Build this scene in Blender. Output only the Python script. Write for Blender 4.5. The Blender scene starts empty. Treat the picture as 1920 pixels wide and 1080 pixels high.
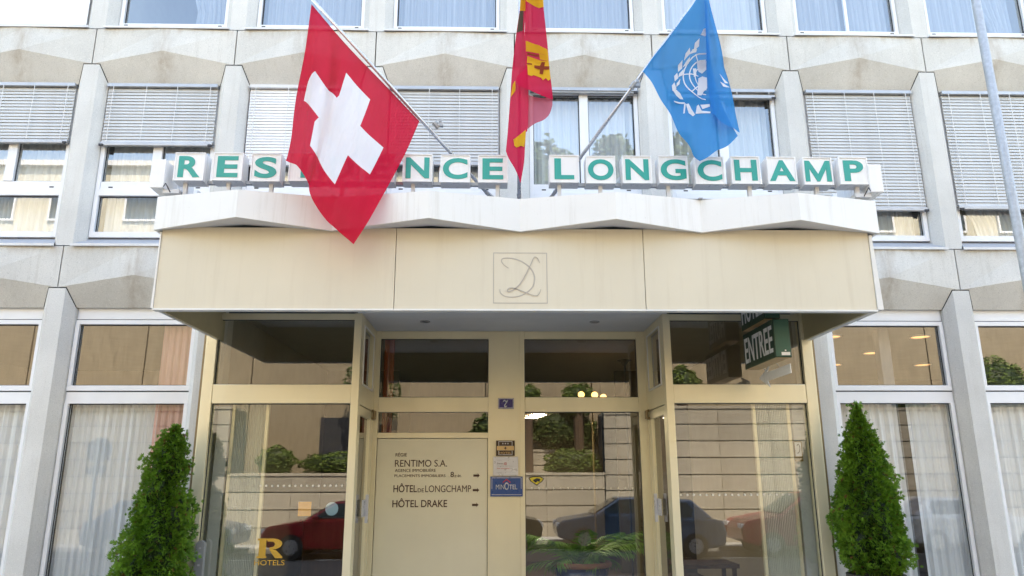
import bpy, bmesh, math, random
from mathutils import Vector, Matrix
random.seed(11)
S = bpy.context.scene
COL = S.collection
R = math.radians

# ------------------------------------------------------------------ camera
cam_d = bpy.data.cameras.new('camera'); cam = bpy.data.objects.new('camera', cam_d); COL.objects.link(cam)
PIT, YAW, ROL = 0.248, 0.0239, -0.0029
Fv = Vector((math.sin(YAW)*math.cos(PIT), math.cos(YAW)*math.cos(PIT), math.sin(PIT)))
Rv = Vector((math.cos(YAW), -math.sin(YAW), 0)); Uv = Rv.cross(Fv)
R2 = Rv*math.cos(ROL) + Uv*math.sin(ROL); U2 = -Rv*math.sin(ROL) + Uv*math.cos(ROL)
M = Matrix.Identity(4)
for i in range(3):
    M[i][0], M[i][1], M[i][2] = R2[i], U2[i], -Fv[i]
M.translation = Vector((-0.258, -9.0, 1.6))
cam.matrix_world = M
cam_d.sensor_width = 36.0; cam_d.lens = 36*1379.4/1920
cam_d.clip_start = 0.05; cam_d.clip_end = 1000
S.camera = cam

# ------------------------------------------------------------------ sky, sun, exposure
SUN_EL, SUN_AZ = R(56), R(14)            # the sun stands behind the hotel: the street front is in open shade
w = bpy.data.worlds.new('World'); S.world = w; w.use_nodes = True
nt = w.node_tree
sky = nt.nodes.new('ShaderNodeTexSky'); sky.sky_type = 'NISHITA'; sky.sun_disc = False
sky.sun_elevation = SUN_EL; sky.sun_rotation = SUN_AZ; sky.air_density = 1.0; sky.dust_density = 1.0; sky.ozone_density = 1.0
nt.links.new(sky.outputs[0], nt.nodes['Background'].inputs[0]); nt.nodes['Background'].inputs[1].default_value = 0.15
sd = bpy.data.lights.new('sun', 'SUN'); sd.energy = 2.1; sd.angle = R(0.5); sd.color = (1, .95, .87)
so = bpy.data.objects.new('sun', sd); COL.objects.link(so)
to_sun = Vector((math.sin(SUN_AZ)*math.cos(SUN_EL), math.cos(SUN_AZ)*math.cos(SUN_EL), math.sin(SUN_EL)))
so.rotation_euler = to_sun.to_track_quat('Z', 'Y').to_euler(); so.location = to_sun*60
S.view_settings.view_transform = 'Standard'; S.view_settings.look = 'None'
S.view_settings.exposure = 3.0; S.view_settings.gamma = 1.0; S.view_settings.use_curve_mapping = False
S.view_settings.use_white_balance = True; S.view_settings.white_balance_temperature = 8050; S.view_settings.white_balance_tint = 8
try:
    S.cycles.max_bounces = 10; S.cycles.diffuse_bounces = 4; S.cycles.glossy_bounces = 4; S.cycles.transparent_max_bounces = 16
    S.cycles.sample_clamp_indirect = 6; S.cycles.use_denoising = True; S.cycles.caustics_reflective = False
except Exception: pass

# ------------------------------------------------------------------ materials
def new_mat(name):
    m = bpy.data.materials.new(name); m.use_nodes = True
    return m, m.node_tree, m.node_tree.nodes['Principled BSDF']
def node(t, kind, **kw):
    n = t.nodes.new(kind)
    for k, v in kw.items(): setattr(n, k, v)
    return n
def math_n(t, op, a, b=None, c=None, clamp=False):
    n = t.nodes.new('ShaderNodeMath'); n.operation = op; n.use_clamp = clamp
    for i, v in enumerate((a, b, c)):
        if v is None: continue
        if isinstance(v, (int, float)): n.inputs[i].default_value = v
        else: t.links.new(v, n.inputs[i])
    return n.outputs[0]
def noise(t, vec, scale, detail=4, rough=.55):
    n = t.nodes.new('ShaderNodeTexNoise'); n.inputs['Scale'].default_value = scale
    n.inputs['Detail'].default_value = detail; n.inputs['Roughness'].default_value = rough
    if vec is not None: t.links.new(vec, n.inputs['Vector'])
    return n.outputs['Fac']
def mapping(t, vec, scale=(1, 1, 1), loc=(0, 0, 0)):
    n = t.nodes.new('ShaderNodeMapping'); n.inputs['Scale'].default_value = scale; n.inputs['Location'].default_value = loc
    t.links.new(vec, n.inputs['Vector']); return n.outputs[0]
def mix_col(t, fac, a, b, blend='MIX'):
    n = t.nodes.new('ShaderNodeMix'); n.data_type = 'RGBA'; n.blend_type = blend; n.clamp_factor = True
    for sock, v in ((0, fac), (6, a), (7, b)):
        if isinstance(v, (int, float)): n.inputs[sock].default_value = v
        elif isinstance(v, tuple): n.inputs[sock].default_value = (*v, 1) if len(v) == 3 else v
        else: t.links.new(v, n.inputs[sock])
    return n.outputs[2]
def rng(t, v, a, b, c=0.0, d=1.0):
    n = t.nodes.new('ShaderNodeMapRange'); n.inputs[1].default_value = a; n.inputs[2].default_value = b
    n.inputs[3].default_value = c; n.inputs[4].default_value = d; t.links.new(v, n.inputs[0]); return n.outputs[0]
def bump(t, p, h, strength=.2, dist=.01):
    n = t.nodes.new('ShaderNodeBump'); n.inputs['Strength'].default_value = strength; n.inputs['Distance'].default_value = dist
    t.links.new(h, n.inputs['Height']); t.links.new(n.outputs[0], p.inputs['Normal'])
def objco(t):
    return t.nodes.new('ShaderNodeTexCoord').outputs['Object']
def plain(name, col, rough=.5, metal=0.0, var=.08, vscale=3.0, bmp=0.0, bscale=200, spec=.5, stretch=(1, 1, 1)):
    m, t, p = new_mat(name)
    co = mapping(t, objco(t), stretch)
    n1 = noise(t, co, vscale, 5)
    f = rng(t, n1, .3, .7)
    dark = tuple(c*(1-var) for c in col); light = tuple(min(1, c*(1+var)) for c in col)
    t.links.new(mix_col(t, f, dark, light), p.inputs['Base Color'])
    n2 = noise(t, co, vscale*6, 3)
    t.links.new(rng(t, n2, .2, .8, max(.02, rough-.08), min(1, rough+.08)), p.inputs['Roughness'])
    p.inputs['Metallic'].default_value = metal; p.inputs['Specular IOR Level'].default_value = spec
    if bmp: bump(t, p, noise(t, co, bscale, 3), bmp, .004)
    return m
def concrete(name, base, bay_stain=False, speck=.5, tonevar=.05):
    m, t, p = new_mat(name); co = objco(t)
    big = noise(t, co, .9, 6, .6)
    col = mix_col(t, rng(t, big, .3, .72), tuple(c*.84 for c in base), tuple(min(1, c*1.06) for c in base))
    streak = noise(t, mapping(t, co, (9, 9, .55)), 1.6, 5, .65)
    col = mix_col(t, rng(t, streak, .54, .8, 0, .38), col, tuple(c*d for c, d in zip(base, (.62, .58, .52))))
    gr = noise(t, co, 95, 2, .6)
    col = mix_col(t, rng(t, gr, .54, .7, 0, speck), col, tuple(c*.5 for c in base))
    gr2 = noise(t, mapping(t, co, (1, 1, 1), (3, 7, 1)), 60, 2, .5)
    col = mix_col(t, rng(t, gr2, .58, .72, 0, .35), col, tuple(min(1, c*1.25) for c in base))
    if bay_stain:
        sx = t.nodes.new('ShaderNodeSeparateXYZ'); t.links.new(co, sx.inputs[0])
        wob = math_n(t, 'MULTIPLY_ADD', noise(t, mapping(t, co, (1, 1, 3)), 2.2, 3), .22, -.11)
        xm = math_n(t, 'ABSOLUTE', math_n(t, 'SUBTRACT', math_n(t, 'FLOORED_MODULO', math_n(t, 'ADD', math_n(t, 'ADD', sx.outputs[0], wob), 19.0), 1.9), .95))
        near = rng(t, xm, .02, .17, 1, 0)
        st = math_n(t, 'MULTIPLY', near, rng(t, noise(t, mapping(t, co, (7, 7, 1.1)), 1.5, 5, .7), .38, .72, .08, 1))
        col = mix_col(t, math_n(t, 'MULTIPLY', st, .75), col, tuple(c*d for c, d in zip(base, (.55, .46, .38))))
        # rusty dribbles along the top edge below the sill
        zt = math_n(t, 'FLOORED_MODULO', math_n(t, 'SUBTRACT', 7.53, sx.outputs[2]), 3.1)
        edge = math_n(t, 'MULTIPLY', rng(t, zt, .0, .16, 1, 0), rng(t, noise(t, mapping(t, co, (6, 6, 1.0)), 2.0, 4), .48, .7))
        col = mix_col(t, math_n(t, 'MULTIPLY', edge, .65), col, tuple(c*d for c, d in zip(base, (.62, .5, .40))))
    oi = t.nodes.new('ShaderNodeObjectInfo'); tone = rng(t, oi.outputs['Random'], 0, 1, 1-tonevar, 1.0)
    cc = t.nodes.new('ShaderNodeCombineColor'); [t.links.new(tone, cc.inputs[q]) for q in range(3)]
    col = mix_col(t, 1.0, col, cc.outputs[0], 'MULTIPLY')
    t.links.new(col, p.inputs['Base Color']); p.inputs['Roughness'].default_value = .9; p.inputs['Specular IOR Level'].default_value = .25
    bump(t, p, gr, .35, .004)
    return m
def glass(name, refl, tint=(.93, .96, .95), wob=.0):
    m, t, p = new_mat(name); t.nodes.remove(p)
    out = t.nodes['Material Output']
    ge = t.nodes.new('ShaderNodeNewGeometry'); dt = t.nodes.new('ShaderNodeVectorMath'); dt.operation = 'DOT_PRODUCT'
    t.links.new(ge.outputs['Normal'], dt.inputs[0]); t.links.new(ge.outputs['Incoming'], dt.inputs[1])
    graz = math_n(t, 'POWER', math_n(t, 'SUBTRACT', 1.0, math_n(t, 'ABSOLUTE', dt.outputs['Value']), clamp=True), 5.0)   # Schlick, the same from both sides of a thin pane
    fac = math_n(t, 'MULTIPLY_ADD', graz, 1-refl, refl, clamp=True)
    g = t.nodes.new('ShaderNodeBsdfGlossy'); g.inputs['Roughness'].default_value = 0.0; g.inputs[0].default_value = (.97, .98, 1, 1)
    if wob:
        b = t.nodes.new('ShaderNodeBump'); b.inputs['Strength'].default_value = wob; b.inputs['Distance'].default_value = .01
        t.links.new(noise(t, mapping(t, objco(t), (1, 1, .6)), 1.3, 1), b.inputs['Height']); t.links.new(b.outputs[0], g.inputs['Normal'])
    tr = t.nodes.new('ShaderNodeBsdfTransparent'); tr.inputs[0].default_value = (*tint, 1)
    mx = t.nodes.new('ShaderNodeMixShader'); t.links.new(fac, mx.inputs[0]); t.links.new(tr.outputs[0], mx.inputs[1]); t.links.new(g.outputs[0], mx.inputs[2])
    t.links.new(mx.outputs[0], out.inputs[0])
    return m
def sheer(name, col, opacity=.8, transl=.4):
    m, t, p = new_mat(name); t.nodes.remove(p); out = t.nodes['Material Output']
    d = t.nodes.new('ShaderNodeBsdfDiffuse'); d.inputs[0].default_value = (*col, 1)
    tl = t.nodes.new('ShaderNodeBsdfTranslucent'); tl.inputs[0].default_value = (*col, 1)
    m1 = t.nodes.new('ShaderNodeMixShader'); m1.inputs[0].default_value = transl
    t.links.new(d.outputs[0], m1.inputs[1]); t.links.new(tl.outputs[0], m1.inputs[2])
    tr = t.nodes.new('ShaderNodeBsdfTransparent'); m2 = t.nodes.new('ShaderNodeMixShader')
    fold = noise(t, mapping(t, objco(t), (14, 14, .25)), 1.2, 4)
    t.links.new(rng(t, fold, .3, .7, max(0, opacity-.14), min(1, opacity+.1)), m2.inputs[0])
    t.links.new(tr.outputs[0], m2.inputs[1]); t.links.new(m1.outputs[0], m2.inputs[2]); t.links.new(m2.outputs[0], out.inputs[0])
    return m
def cloth(name, col, transl=.35, var=.06, thin=.0):
    m, t, p = new_mat(name); t.nodes.remove(p); out = t.nodes['Material Output']
    c = mix_col(t, noise(t, objco(t), 4, 4), tuple(x*(1-var) for x in col), tuple(min(1, x*(1+var)) for x in col))
    d = t.nodes.new('ShaderNodeBsdfDiffuse'); tl = t.nodes.new('ShaderNodeBsdfTranslucent')
    t.links.new(c, d.inputs[0]); t.links.new(c, tl.inputs[0])
    m1 = t.nodes.new('ShaderNodeMixShader'); m1.inputs[0].default_value = transl
    t.links.new(d.outputs[0], m1.inputs[1]); t.links.new(tl.outputs[0], m1.inputs[2]); tr = t.nodes.new('ShaderNodeBsdfTransparent'); tr.inputs[0].default_value = (*[min(1, .35+x) for x in col], 1); m2 = t.nodes.new('ShaderNodeMixShader'); m2.inputs[0].default_value = thin
    t.links.new(m1.outputs[0], m2.inputs[1]); t.links.new(tr.outputs[0], m2.inputs[2]); t.links.new(m2.outputs[0], out.inputs[0])
    return m
def emit(name, col, s):
    m, t, p = new_mat(name); p.inputs['Base Color'].default_value = (*col, 1)
    p.inputs['Emission Color'].default_value = (*col, 1); p.inputs['Emission Strength'].default_value = s
    return m
def leaf_mat(name, a, b, rough=.55, transl=True):
    m, t, p = new_mat(name)
    oi = noise(t, objco(t), 5.5, 3); gi = t.nodes.new('ShaderNodeNewGeometry')
    f = math_n(t, 'ADD', math_n(t, 'MULTIPLY', rng(t, oi, .3, .7), .55), math_n(t, 'MULTIPLY', gi.outputs['Random Per Island'], .45))
    t.links.new(mix_col(t, f, a, b), p.inputs['Base Color']); p.inputs['Roughness'].default_value = rough
    p.inputs['Specular IOR Level'].default_value = .3
    if transl:
        p.inputs['Subsurface Weight'].default_value = 0.0
    return m

def weathered(name, base, streak_col, amt=.3, rough=.4):
    m, t, p = new_mat(name); co = objco(t)
    big = noise(t, co, .8, 5); col = mix_col(t, rng(t, big, .3, .7), tuple(c*.95 for c in base), tuple(min(1, c*1.03) for c in base))
    st = noise(t, mapping(t, co, (7, 7, .35)), 1.7, 6, .7); col = mix_col(t, rng(t, st, .52, .82, 0, amt), col, streak_col)
    sp = noise(t, co, 38, 3, .6); col = mix_col(t, rng(t, sp, .66, .8, 0, amt*.8), col, streak_col)
    t.links.new(col, p.inputs['Base Color']); t.links.new(rng(t, st, .3, .7, rough-.06, rough+.12), p.inputs['Roughness'])
    bump(t, p, noise(t, mapping(t, co, (1, 1, .8)), 1.4, 2), .06, .02); return m
MAT = dict(
 conc=concrete('facade_concrete', (.665, .64, .59), True),
 conc_col=concrete('column_concrete', (.69, .67, .63), False, .42),
 body=concrete('upper_wall_concrete', (.58, .57, .55)),
 dark=plain('dark_joint', (.05, .05, .05), .9),
 white=plain('white_frame_paint', (.80, .80, .81), .35, 0, .03),
 whitebox=weathered('white_sign_acrylic', (.83, .82, .81), (.55, .50, .40), .2, .28),
 crown=weathered('white_canopy_metal', (.81, .80, .775), (.48, .43, .35), .45),
 cream=weathered('cream_canopy_panel', (.70, .63, .495), (.55, .46, .33), .34),
 creamtrim=plain('pale_trim', (.80, .78, .74), .4),
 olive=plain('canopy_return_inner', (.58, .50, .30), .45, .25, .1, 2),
 soffit=plain('grey_soffit', (.72, .72, .73), .7, 0, .04, 2),
 gold=plain('champagne_aluminium', (.80, .72, .51), .34, .3, .05, 2, stretch=(1, 1, .25)),
 goldboard=plain('champagne_board', (.76, .70, .53), .42, .12, .05, 1.2),
 golddark=plain('bronze_edge', (.25, .18, .09), .45, .4, .1),
 grey=plain('grey_metal', (.42, .43, .45), .45, .5, .08, 5),
 greyjamb=plain('grey_jamb', (.48, .49, .48), .6, 0, .05),
 steel=plain('pole_steel', (.55, .55, .57), .3, .85, .06, 8),
 galv=plain('galvanised_steel', (.41, .425, .44), .55, .35, .14, 26, .1, 120),
 sill=plain('sill_flashing', (.44, .44, .46), .5, .3, .06, 4),
 sillwhite=plain('sill_edge', (.66, .65, .64), .5, 0, .08, 6),
 slat=plain('blind_slat', (.57, .57, .56), .45, .0, .08, 4),
 slatw=plain('blind_slat_white', (.82, .82, .82), .45, .0, .05, 4),
 gasket=plain('black_gasket', (.03, .03, .035), .6),
 green=plain('green_letter', (.008, .33, .275), .4, 0, .03),
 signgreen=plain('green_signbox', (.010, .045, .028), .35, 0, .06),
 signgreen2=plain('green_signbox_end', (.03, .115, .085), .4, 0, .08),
 brown=plain('brown_letter', (.075, .03, .014), .5, 0, .05),
 blue=plain('blue_enamel', (.02, .075, .27), .3, 0, .04),
 navy=plain('navy_enamel', (.028, .02, .17), .25, 0, .04),
 plaquebrown=plain('bronze_plaque', (.055, .032, .018), .35, .2),
 bronzegold=plain('bronze_gold', (.62, .42, .20), .35, .3),
 silver=plain('silver_plaque', (.62, .62, .66), .3, .3, .03),
 greydark=plain('dark_grey_column', (.19, .20, .215), .5), redmark=plain('red_mark', (.6, .03, .04), .4),
 mono=plain('grey_monogram', (.45, .405, .355), .45, 0, .03),
 golddecal=plain('gold_decal', (.62, .36, .05), .4, .2),
 yellow=plain('yellow_sticker', (.75, .60, .05), .4),
 orange=plain('orange_sticker', (.75, .33, .05), .5),
 wood=plain('dark_wood', (.10, .055, .028), .5, 0, .3, 6, stretch=(1, 1, .2)),
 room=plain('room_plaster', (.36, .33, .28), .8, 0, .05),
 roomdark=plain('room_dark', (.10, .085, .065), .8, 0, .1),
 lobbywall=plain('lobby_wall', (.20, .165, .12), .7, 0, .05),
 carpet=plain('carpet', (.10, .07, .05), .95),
 terracotta=plain('terracotta', (.24, .10, .05), .6),
 bluepot=plain('blue_glaze', (.02, .03, .10), .15, 0, .2, 6),
 pot=plain('dark_planter', (.06, .055, .05), .7, 0, .2, 8),
 soil=plain('soil', (.04, .025, .015), .95, 0, .3, 20),
 bark=plain('bark', (.09, .055, .035), .9, 0, .3, 12, .5, 40),
 pave=plain('pavement_concrete', (.34, .33, .31), .9, 0, .15, 2, .3, 150),
 road=plain('road_asphalt', (.07, .069, .067), .85, 0, .2, 1.5, .4, 150),
 kerb=plain('granite_kerb', (.36, .35, .34), .8, 0, .15, 15),
 marking=plain('road_marking', (.7, .7, .68), .7),
 slab=concrete('wall_slab', (.47, .42, .34), False, .4, .24),
 brownpanel=plain('ribbed_brown_concrete', (.27, .215, .145), .9, 0, .18, 3.0, .3, 60, stretch=(5, 5, .6)),
 palewall=plain('pale_render', (.62, .58, .47), .9, 0, .06, 1),
 tyre=plain('tyre', (.02, .02, .02), .8), rim=plain('rim', (.5, .5, .52), .3, .8),
 carglass=plain('car_window', (.03, .045, .05), .06), lamp_w=plain('car_lamp', (.7, .72, .75), .1), lamp_r=plain('tail_lamp', (.4, .01, .01), .2),
 pink=sheer('pink_drape', (.90, .50, .44), .97, .35), redcurt=sheer('red_drape', (.42, .09, .03), .99, .2),
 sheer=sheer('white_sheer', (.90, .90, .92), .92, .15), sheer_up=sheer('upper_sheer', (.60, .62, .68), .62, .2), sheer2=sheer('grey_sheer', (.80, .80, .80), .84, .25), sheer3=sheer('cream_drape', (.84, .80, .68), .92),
 g_up=glass('upper_window_glass', .22, wob=.02), g_mid=glass('first_floor_glass', .19, wob=.02), g_low=glass('shop_glass', .085, wob=.04), g_low_top=glass('shop_top_glass', .22, wob=.03),
 g_ent=glass('entrance_glass', .165, (.92, .94, .89), .035),
 flagwhite=cloth('flag_white', (.84, .84, .86)), flagblue=cloth('flag_blue', (.035, .29, .66), .4, .05, .16),
 flagred=cloth('flag_red', (.66, .025, .085), .35, .05, .10), flaggold=cloth('flag_gold', (.80, .50, .05)), flagblack=cloth('flag_black', (.14, .13, .10)), flagbrown=cloth('flag_outline', (.30, .07, .04)),
 ribs=sheer('ribbed_screen', (.72, .74, .66), .9, .3),
 warm=emit('warm_bulb', (1, .55, .2), .6), disc=emit('ceiling_light_white', (1, .93, .80), 22.0), discw=emit('ceiling_light_warm', (1, .50, .22), .26),
)
def leafs(n, a, b): MAT[n] = leaf_mat(n, a, b)
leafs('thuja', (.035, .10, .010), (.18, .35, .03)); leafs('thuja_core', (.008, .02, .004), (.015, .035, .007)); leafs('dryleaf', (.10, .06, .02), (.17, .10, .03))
leafs('palm', (.05, .17, .025), (.22, .42, .07)); leafs('hedge', (.03, .07, .01), (.14, .19, .03)); leafs('treeleaf', (.03, .06, .012), (.10, .13, .035))

# ------------------------------------------------------------------ builders
ORG = {}
class MB:
    def __init__(self): self.v = []; self.f = []; self.mi = []; self.cur = 0; self.uv = None
    def mat(self, i): self.cur = i; return self
    def add(self, vs, fs):
        o = len(self.v); self.v += [tuple(x) for x in vs]
        for f in fs: self.f.append(tuple(i+o for i in f)); self.mi.append(self.cur)
        return self
    def box(self, a, b):
        (x0, y0, z0), (x1, y1, z1) = a, b
        if x0 > x1: x0, x1 = x1, x0
        if y0 > y1: y0, y1 = y1, y0
        if z0 > z1: z0, z1 = z1, z0
        return self.add([(x0, y0, z0), (x1, y0, z0), (x1, y1, z0), (x0, y1, z0), (x0, y0, z1), (x1, y0, z1), (x1, y1, z1), (x0, y1, z1)],
                        [(0, 3, 2, 1), (4, 5, 6, 7), (0, 1, 5, 4), (1, 2, 6, 5), (2, 3, 7, 6), (3, 0, 4, 7)])
    def quad(self, *p): return self.add(p, [tuple(range(len(p)))])
    def prism(self, poly, axis, a, b):          # poly: 2-D points; axis 0: (y,z) 1: (x,z) 2: (x,y)
        def P(q, t): return [(t, q[0], q[1]), (q[0], t, q[1]), (q[0], q[1], t)][axis]
        n = len(poly); vs = [P(q, a) for q in poly]+[P(q, b) for q in poly]
        fs = [tuple(range(n)), tuple(range(2*n-1, n-1, -1))]+[(i, i+n, (i+1) % n+n, (i+1) % n) for i in range(n)]
        return self.add(vs, fs)
    def tube(self, pts, r, n=8, cap=True):
        pts = [Vector(p) for p in pts]; rs = r if isinstance(r, (list, tuple)) else [r]*len(pts); o = len(self.v)
        ref = Vector((0, 0, 1))
        for i, p in enumerate(pts):
            d = (pts[min(i+1, len(pts)-1)]-pts[max(i-1, 0)]).normalized()
            u = d.cross(ref if abs(d.dot(ref)) < .95 else Vector((1, 0, 0))).normalized(); v = d.cross(u)
            for k in range(n):
                a = 2*math.pi*k/n; self.v.append(tuple(p+(u*math.cos(a)+v*math.sin(a))*rs[i]))
        for i in range(len(pts)-1):
            for k in range(n):
                self.f.append((o+i*n+k, o+i*n+(k+1) % n, o+(i+1)*n+(k+1) % n, o+(i+1)*n+k)); self.mi.append(self.cur)
        if cap:
            self.f.append(tuple(o+k for k in range(n-1, -1, -1))); self.mi.append(self.cur)
            e = o+(len(pts)-1)*n; self.f.append(tuple(e+k for k in range(n))); self.mi.append(self.cur)
        return self
    def lathe(self, prof, c=(0, 0, 0), n=20):   # prof: (r,z)
        o = len(self.v)
        for r, z in prof:
            for k in range(n):
                a = 2*math.pi*k/n; self.v.append((c[0]+r*math.cos(a), c[1]+r*math.sin(a), c[2]+z))
        for i in range(len(prof)-1):
            for k in range(n):
                self.f.append((o+i*n+k, o+i*n+(k+1) % n, o+(i+1)*n+(k+1) % n, o+(i+1)*n+k)); self.mi.append(self.cur)
        return self
    def build(self, name, mats, parent=None, bevel=0, smooth=False, fixn=True, origin=None):
        if not isinstance(mats, (list, tuple)): mats = [mats]
        if parent is not None: org = ORG[parent.name]
        elif origin is not None: org = Vector(origin)
        else:
            xs = [v[0] for v in self.v]; ys = [v[1] for v in self.v]; zs = [v[2] for v in self.v]
            org = Vector(((min(xs)+max(xs))/2, (min(ys)+max(ys))/2, min(zs)))
        me = bpy.data.meshes.new(name); me.from_pydata([tuple(Vector(v)-org) for v in self.v], [], self.f)
        for m in mats: me.materials.append(MAT[m] if isinstance(m, str) else m)
        if len(mats) > 1: me.polygons.foreach_set('material_index', self.mi)
        if self.uv: 
            ul = me.uv_layers.new(name='UVMap')
            for lp in me.loops: ul.data[lp.index].uv = self.uv[lp.vertex_index]
        if fixn or bevel:
            bm = bmesh.new(); bm.from_mesh(me)
            if fixn: bmesh.ops.recalc_face_normals(bm, faces=bm.faces)
            if bevel:
                ed = [e for e in bm.edges if len(e.link_faces) == 2 and e.calc_face_angle(0) > .5]
                bmesh.ops.bevel(bm, geom=ed, offset=bevel, segments=2, affect='EDGES', profile=.6)
            bm.to_mesh(me); bm.free()
        if smooth:
            for p in me.polygons: p.use_smooth = True
        o = bpy.data.objects.new(name, me); COL.objects.link(o)
        if parent is not None: o.parent = parent
        else: o.location = org
        ORG[o.name] = org
        return o
def tag(o, label=None, cat=None, group=None, kind=None):
    for k, v in (('label', label), ('category', cat), ('group', group), ('kind', kind)):
        if v: o[k] = v
    return o
def empty(name, loc, label, cat, group=None):
    o = bpy.data.objects.new(name, None); o.location = loc; o.empty_display_size = .1; COL.objects.link(o); ORG[o.name] = Vector(loc)
    return tag(o, label, cat, group)
def inst(src, name, parent, off):
    c = src.copy(); c.name = name; COL.objects.link(c); c.parent = parent; c.location = Vector(off); ORG[c.name] = ORG[src.name]; return c
def bx(name, a, b, mat, parent=None, bevel=0): return MB().box(a, b).build(name, mat, parent, bevel)
def text_mesh(s, bold=0.0, extrude=.002, res=6):
    cu = bpy.data.curves.new('t', 'FONT'); cu.body = s; cu.size = 1; cu.offset = bold; cu.resolution_u = res; cu.extrude = .01
    o = bpy.data.objects.new('t', cu); COL.objects.link(o)
    dg = bpy.context.evaluated_depsgraph_get(); dg.update()
    me = bpy.data.meshes.new_from_object(o.evaluated_get(dg))
    vs = [v.co.copy() for v in me.vertices]; fs = [tuple(p.vertices) for p in me.polygons]
    bpy.data.objects.remove(o); bpy.data.curves.remove(cu); bpy.data.meshes.remove(me)
    return vs, fs
def text(s, x0, x1, z0, z1, Y, mat, parent, name='lettering', bold=0.0, depth=.004, frame=None):
    vs, fs = text_mesh(s, bold)
    ax, bx_ = min(v.x for v in vs), max(v.x for v in vs); ay, by = min(v.y for v in vs), max(v.y for v in vs)
    m = MB(); out = []
    for v in vs:
        X = x0+(v.x-ax)/(bx_-ax)*(x1-x0); Z = z0+(v.y-ay)/(by-ay)*(z1-z0); d = (depth if v.z > 0 else 0.0)
        out.append(frame(X, Z, d) if frame else (X, Y-d, Z))
    m.add(out, fs)
    return m.build(name, mat, parent, fixn=False)
def stroke(pts, width, Y, mat, parent, name, depth=.003):
    # flat brush stroke along a smooth line; width may be a list
    P = [Vector((p[0], p[1])) for p in pts]; Q = []; n = len(P)
    for i in range(n-1):
        p0, p1, p2, p3 = P[max(i-1, 0)], P[i], P[i+1], P[min(i+2, n-1)]
        for k in range(8):
            t = k/8; Q.append(.5*((2*p1)+(-p0+p2)*t+(2*p0-5*p1+4*p2-p3)*t*t+(-p0+3*p1-3*p2+p3)*t**3))
    Q.append(P[-1]); N = len(Q); m = MB(); vs = []
    for i, q in enumerate(Q):
        d = (Q[min(i+1, N-1)]-Q[max(i-1, 0)]).normalized(); nn = Vector((-d.y, d.x))
        ww = width if not isinstance(width, (list, tuple)) else width[0]+(width[1]-width[0])*math.sin(math.pi*i/(N-1))
        a, b = q+nn*ww/2, q-nn*ww/2
        vs += [(a.x, Y-depth, a.y), (b.x, Y-depth, b.y), (a.x, Y, a.y), (b.x, Y, b.y)]
    fs = []
    for i in range(N-1):
        o = 4*i; fs += [(o, o+1, o+5, o+4), (o, o+4, o+6, o+2), (o+1, o+3, o+7, o+5)]
    m.add(vs, fs); return m.build(name, mat, parent)

# ------------------------------------------------------------------ ground
def struct(o): o['kind'] = 'structure'; return o
GZ = -.35
struct(MB().box((-200, -200, -.9), (200, 200, GZ-.17)).build('ground', 'road'))
struct(bx('pavement', (-40, -4.2, GZ-.166), (40, -.01, GZ), 'pave'))
struct(bx('kerb', (-40, -4.45, GZ-.166), (40, -4.205, GZ-.005), 'kerb', bevel=.02))
struct(bx('road', (-60, -11.0, GZ-.168), (60, -4.455, GZ-.14), 'road'))
struct(bx('opposite_kerb', (-60, -12.95, GZ-.166), (60, -12.75, GZ), 'kerb', bevel=.02))
struct(bx('parking_lane', (-60, -12.745, GZ-.168), (60, -11.004, GZ-.136), 'road'))
for i in range(9):
    bx_ = struct(bx('road_marking', (-18+i*4.4, -11.12, GZ-.139), (-15.2+i*4.4, -11.01, GZ-.133), 'marking'))
struct(bx('opposite_pavement', (-60, -13.88, GZ-.166), (60, -12.955, GZ+.0), 'pave'))

# ------------------------------------------------------------------ the hotel
hotel = empty('hotel_building', (0, 0, 0), 'pale concrete hotel block with gabled panels above its rows of windows', 'building')
MOD = 1.9; NB = 10; X0 = -MOD*NB/2
def bay_x(i): return X0+i*MOD
FLOORS = [dict(zj=3.875, za=4.065, zh=3.64, zs=4.41), dict(zj=6.985, za=7.195, zh=6.735, zs=7.51), dict(zj=10.09, za=10.3, zh=9.84, zs=10.6)]
g = .008
def spandrel(xa, xb, f):
    xc = (xa+xb)/2; m = MB(); zs, zj, za, zh = f['zs'], f['zj'], f['za'], f['zh']
    l, r = xa+.112, xb-.112; L, Rr = xa+.207, xb-.207
    za = za-.05; ya = -.075; yt = -.03
    m.quad((xa+g, 0, zs), (xa+g, 0, zj), (l, 0, zj), (xc, ya, za), (xc, yt, zs)); m.quad((xc, yt, zs), (xc, ya, za), (r, 0, zj), (xb-g, 0, zj), (xb-g, 0, zs))
    m.quad((l, 0, zj), (L, .12, zh), (xc, .12, zh), (xc, ya, za)); m.quad((xc, ya, za), (xc, .12, zh), (Rr, .12, zh), (r, 0, zj))
    m.quad((L, .12, zh), (L, .30, zh), (Rr, .30, zh), (Rr, .12, zh))
    m.quad((xa+g, 0, zs), (xc, yt, zs), (xb-g, 0, zs), (xb-g, .30, zs), (xa+g, .30, zs))
    m.quad((xa+g, 0, zs), (xa+g, .1, zs), (xa+g, .1, zj), (xa+g, 0, zj)); m.quad((xb-g, 0, zs), (xb-g, 0, zj), (xb-g, .1, zj), (xb-g, .1, zs))
    return m.build('spandrel_panel', 'conc', hotel, fixn=False)
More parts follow.
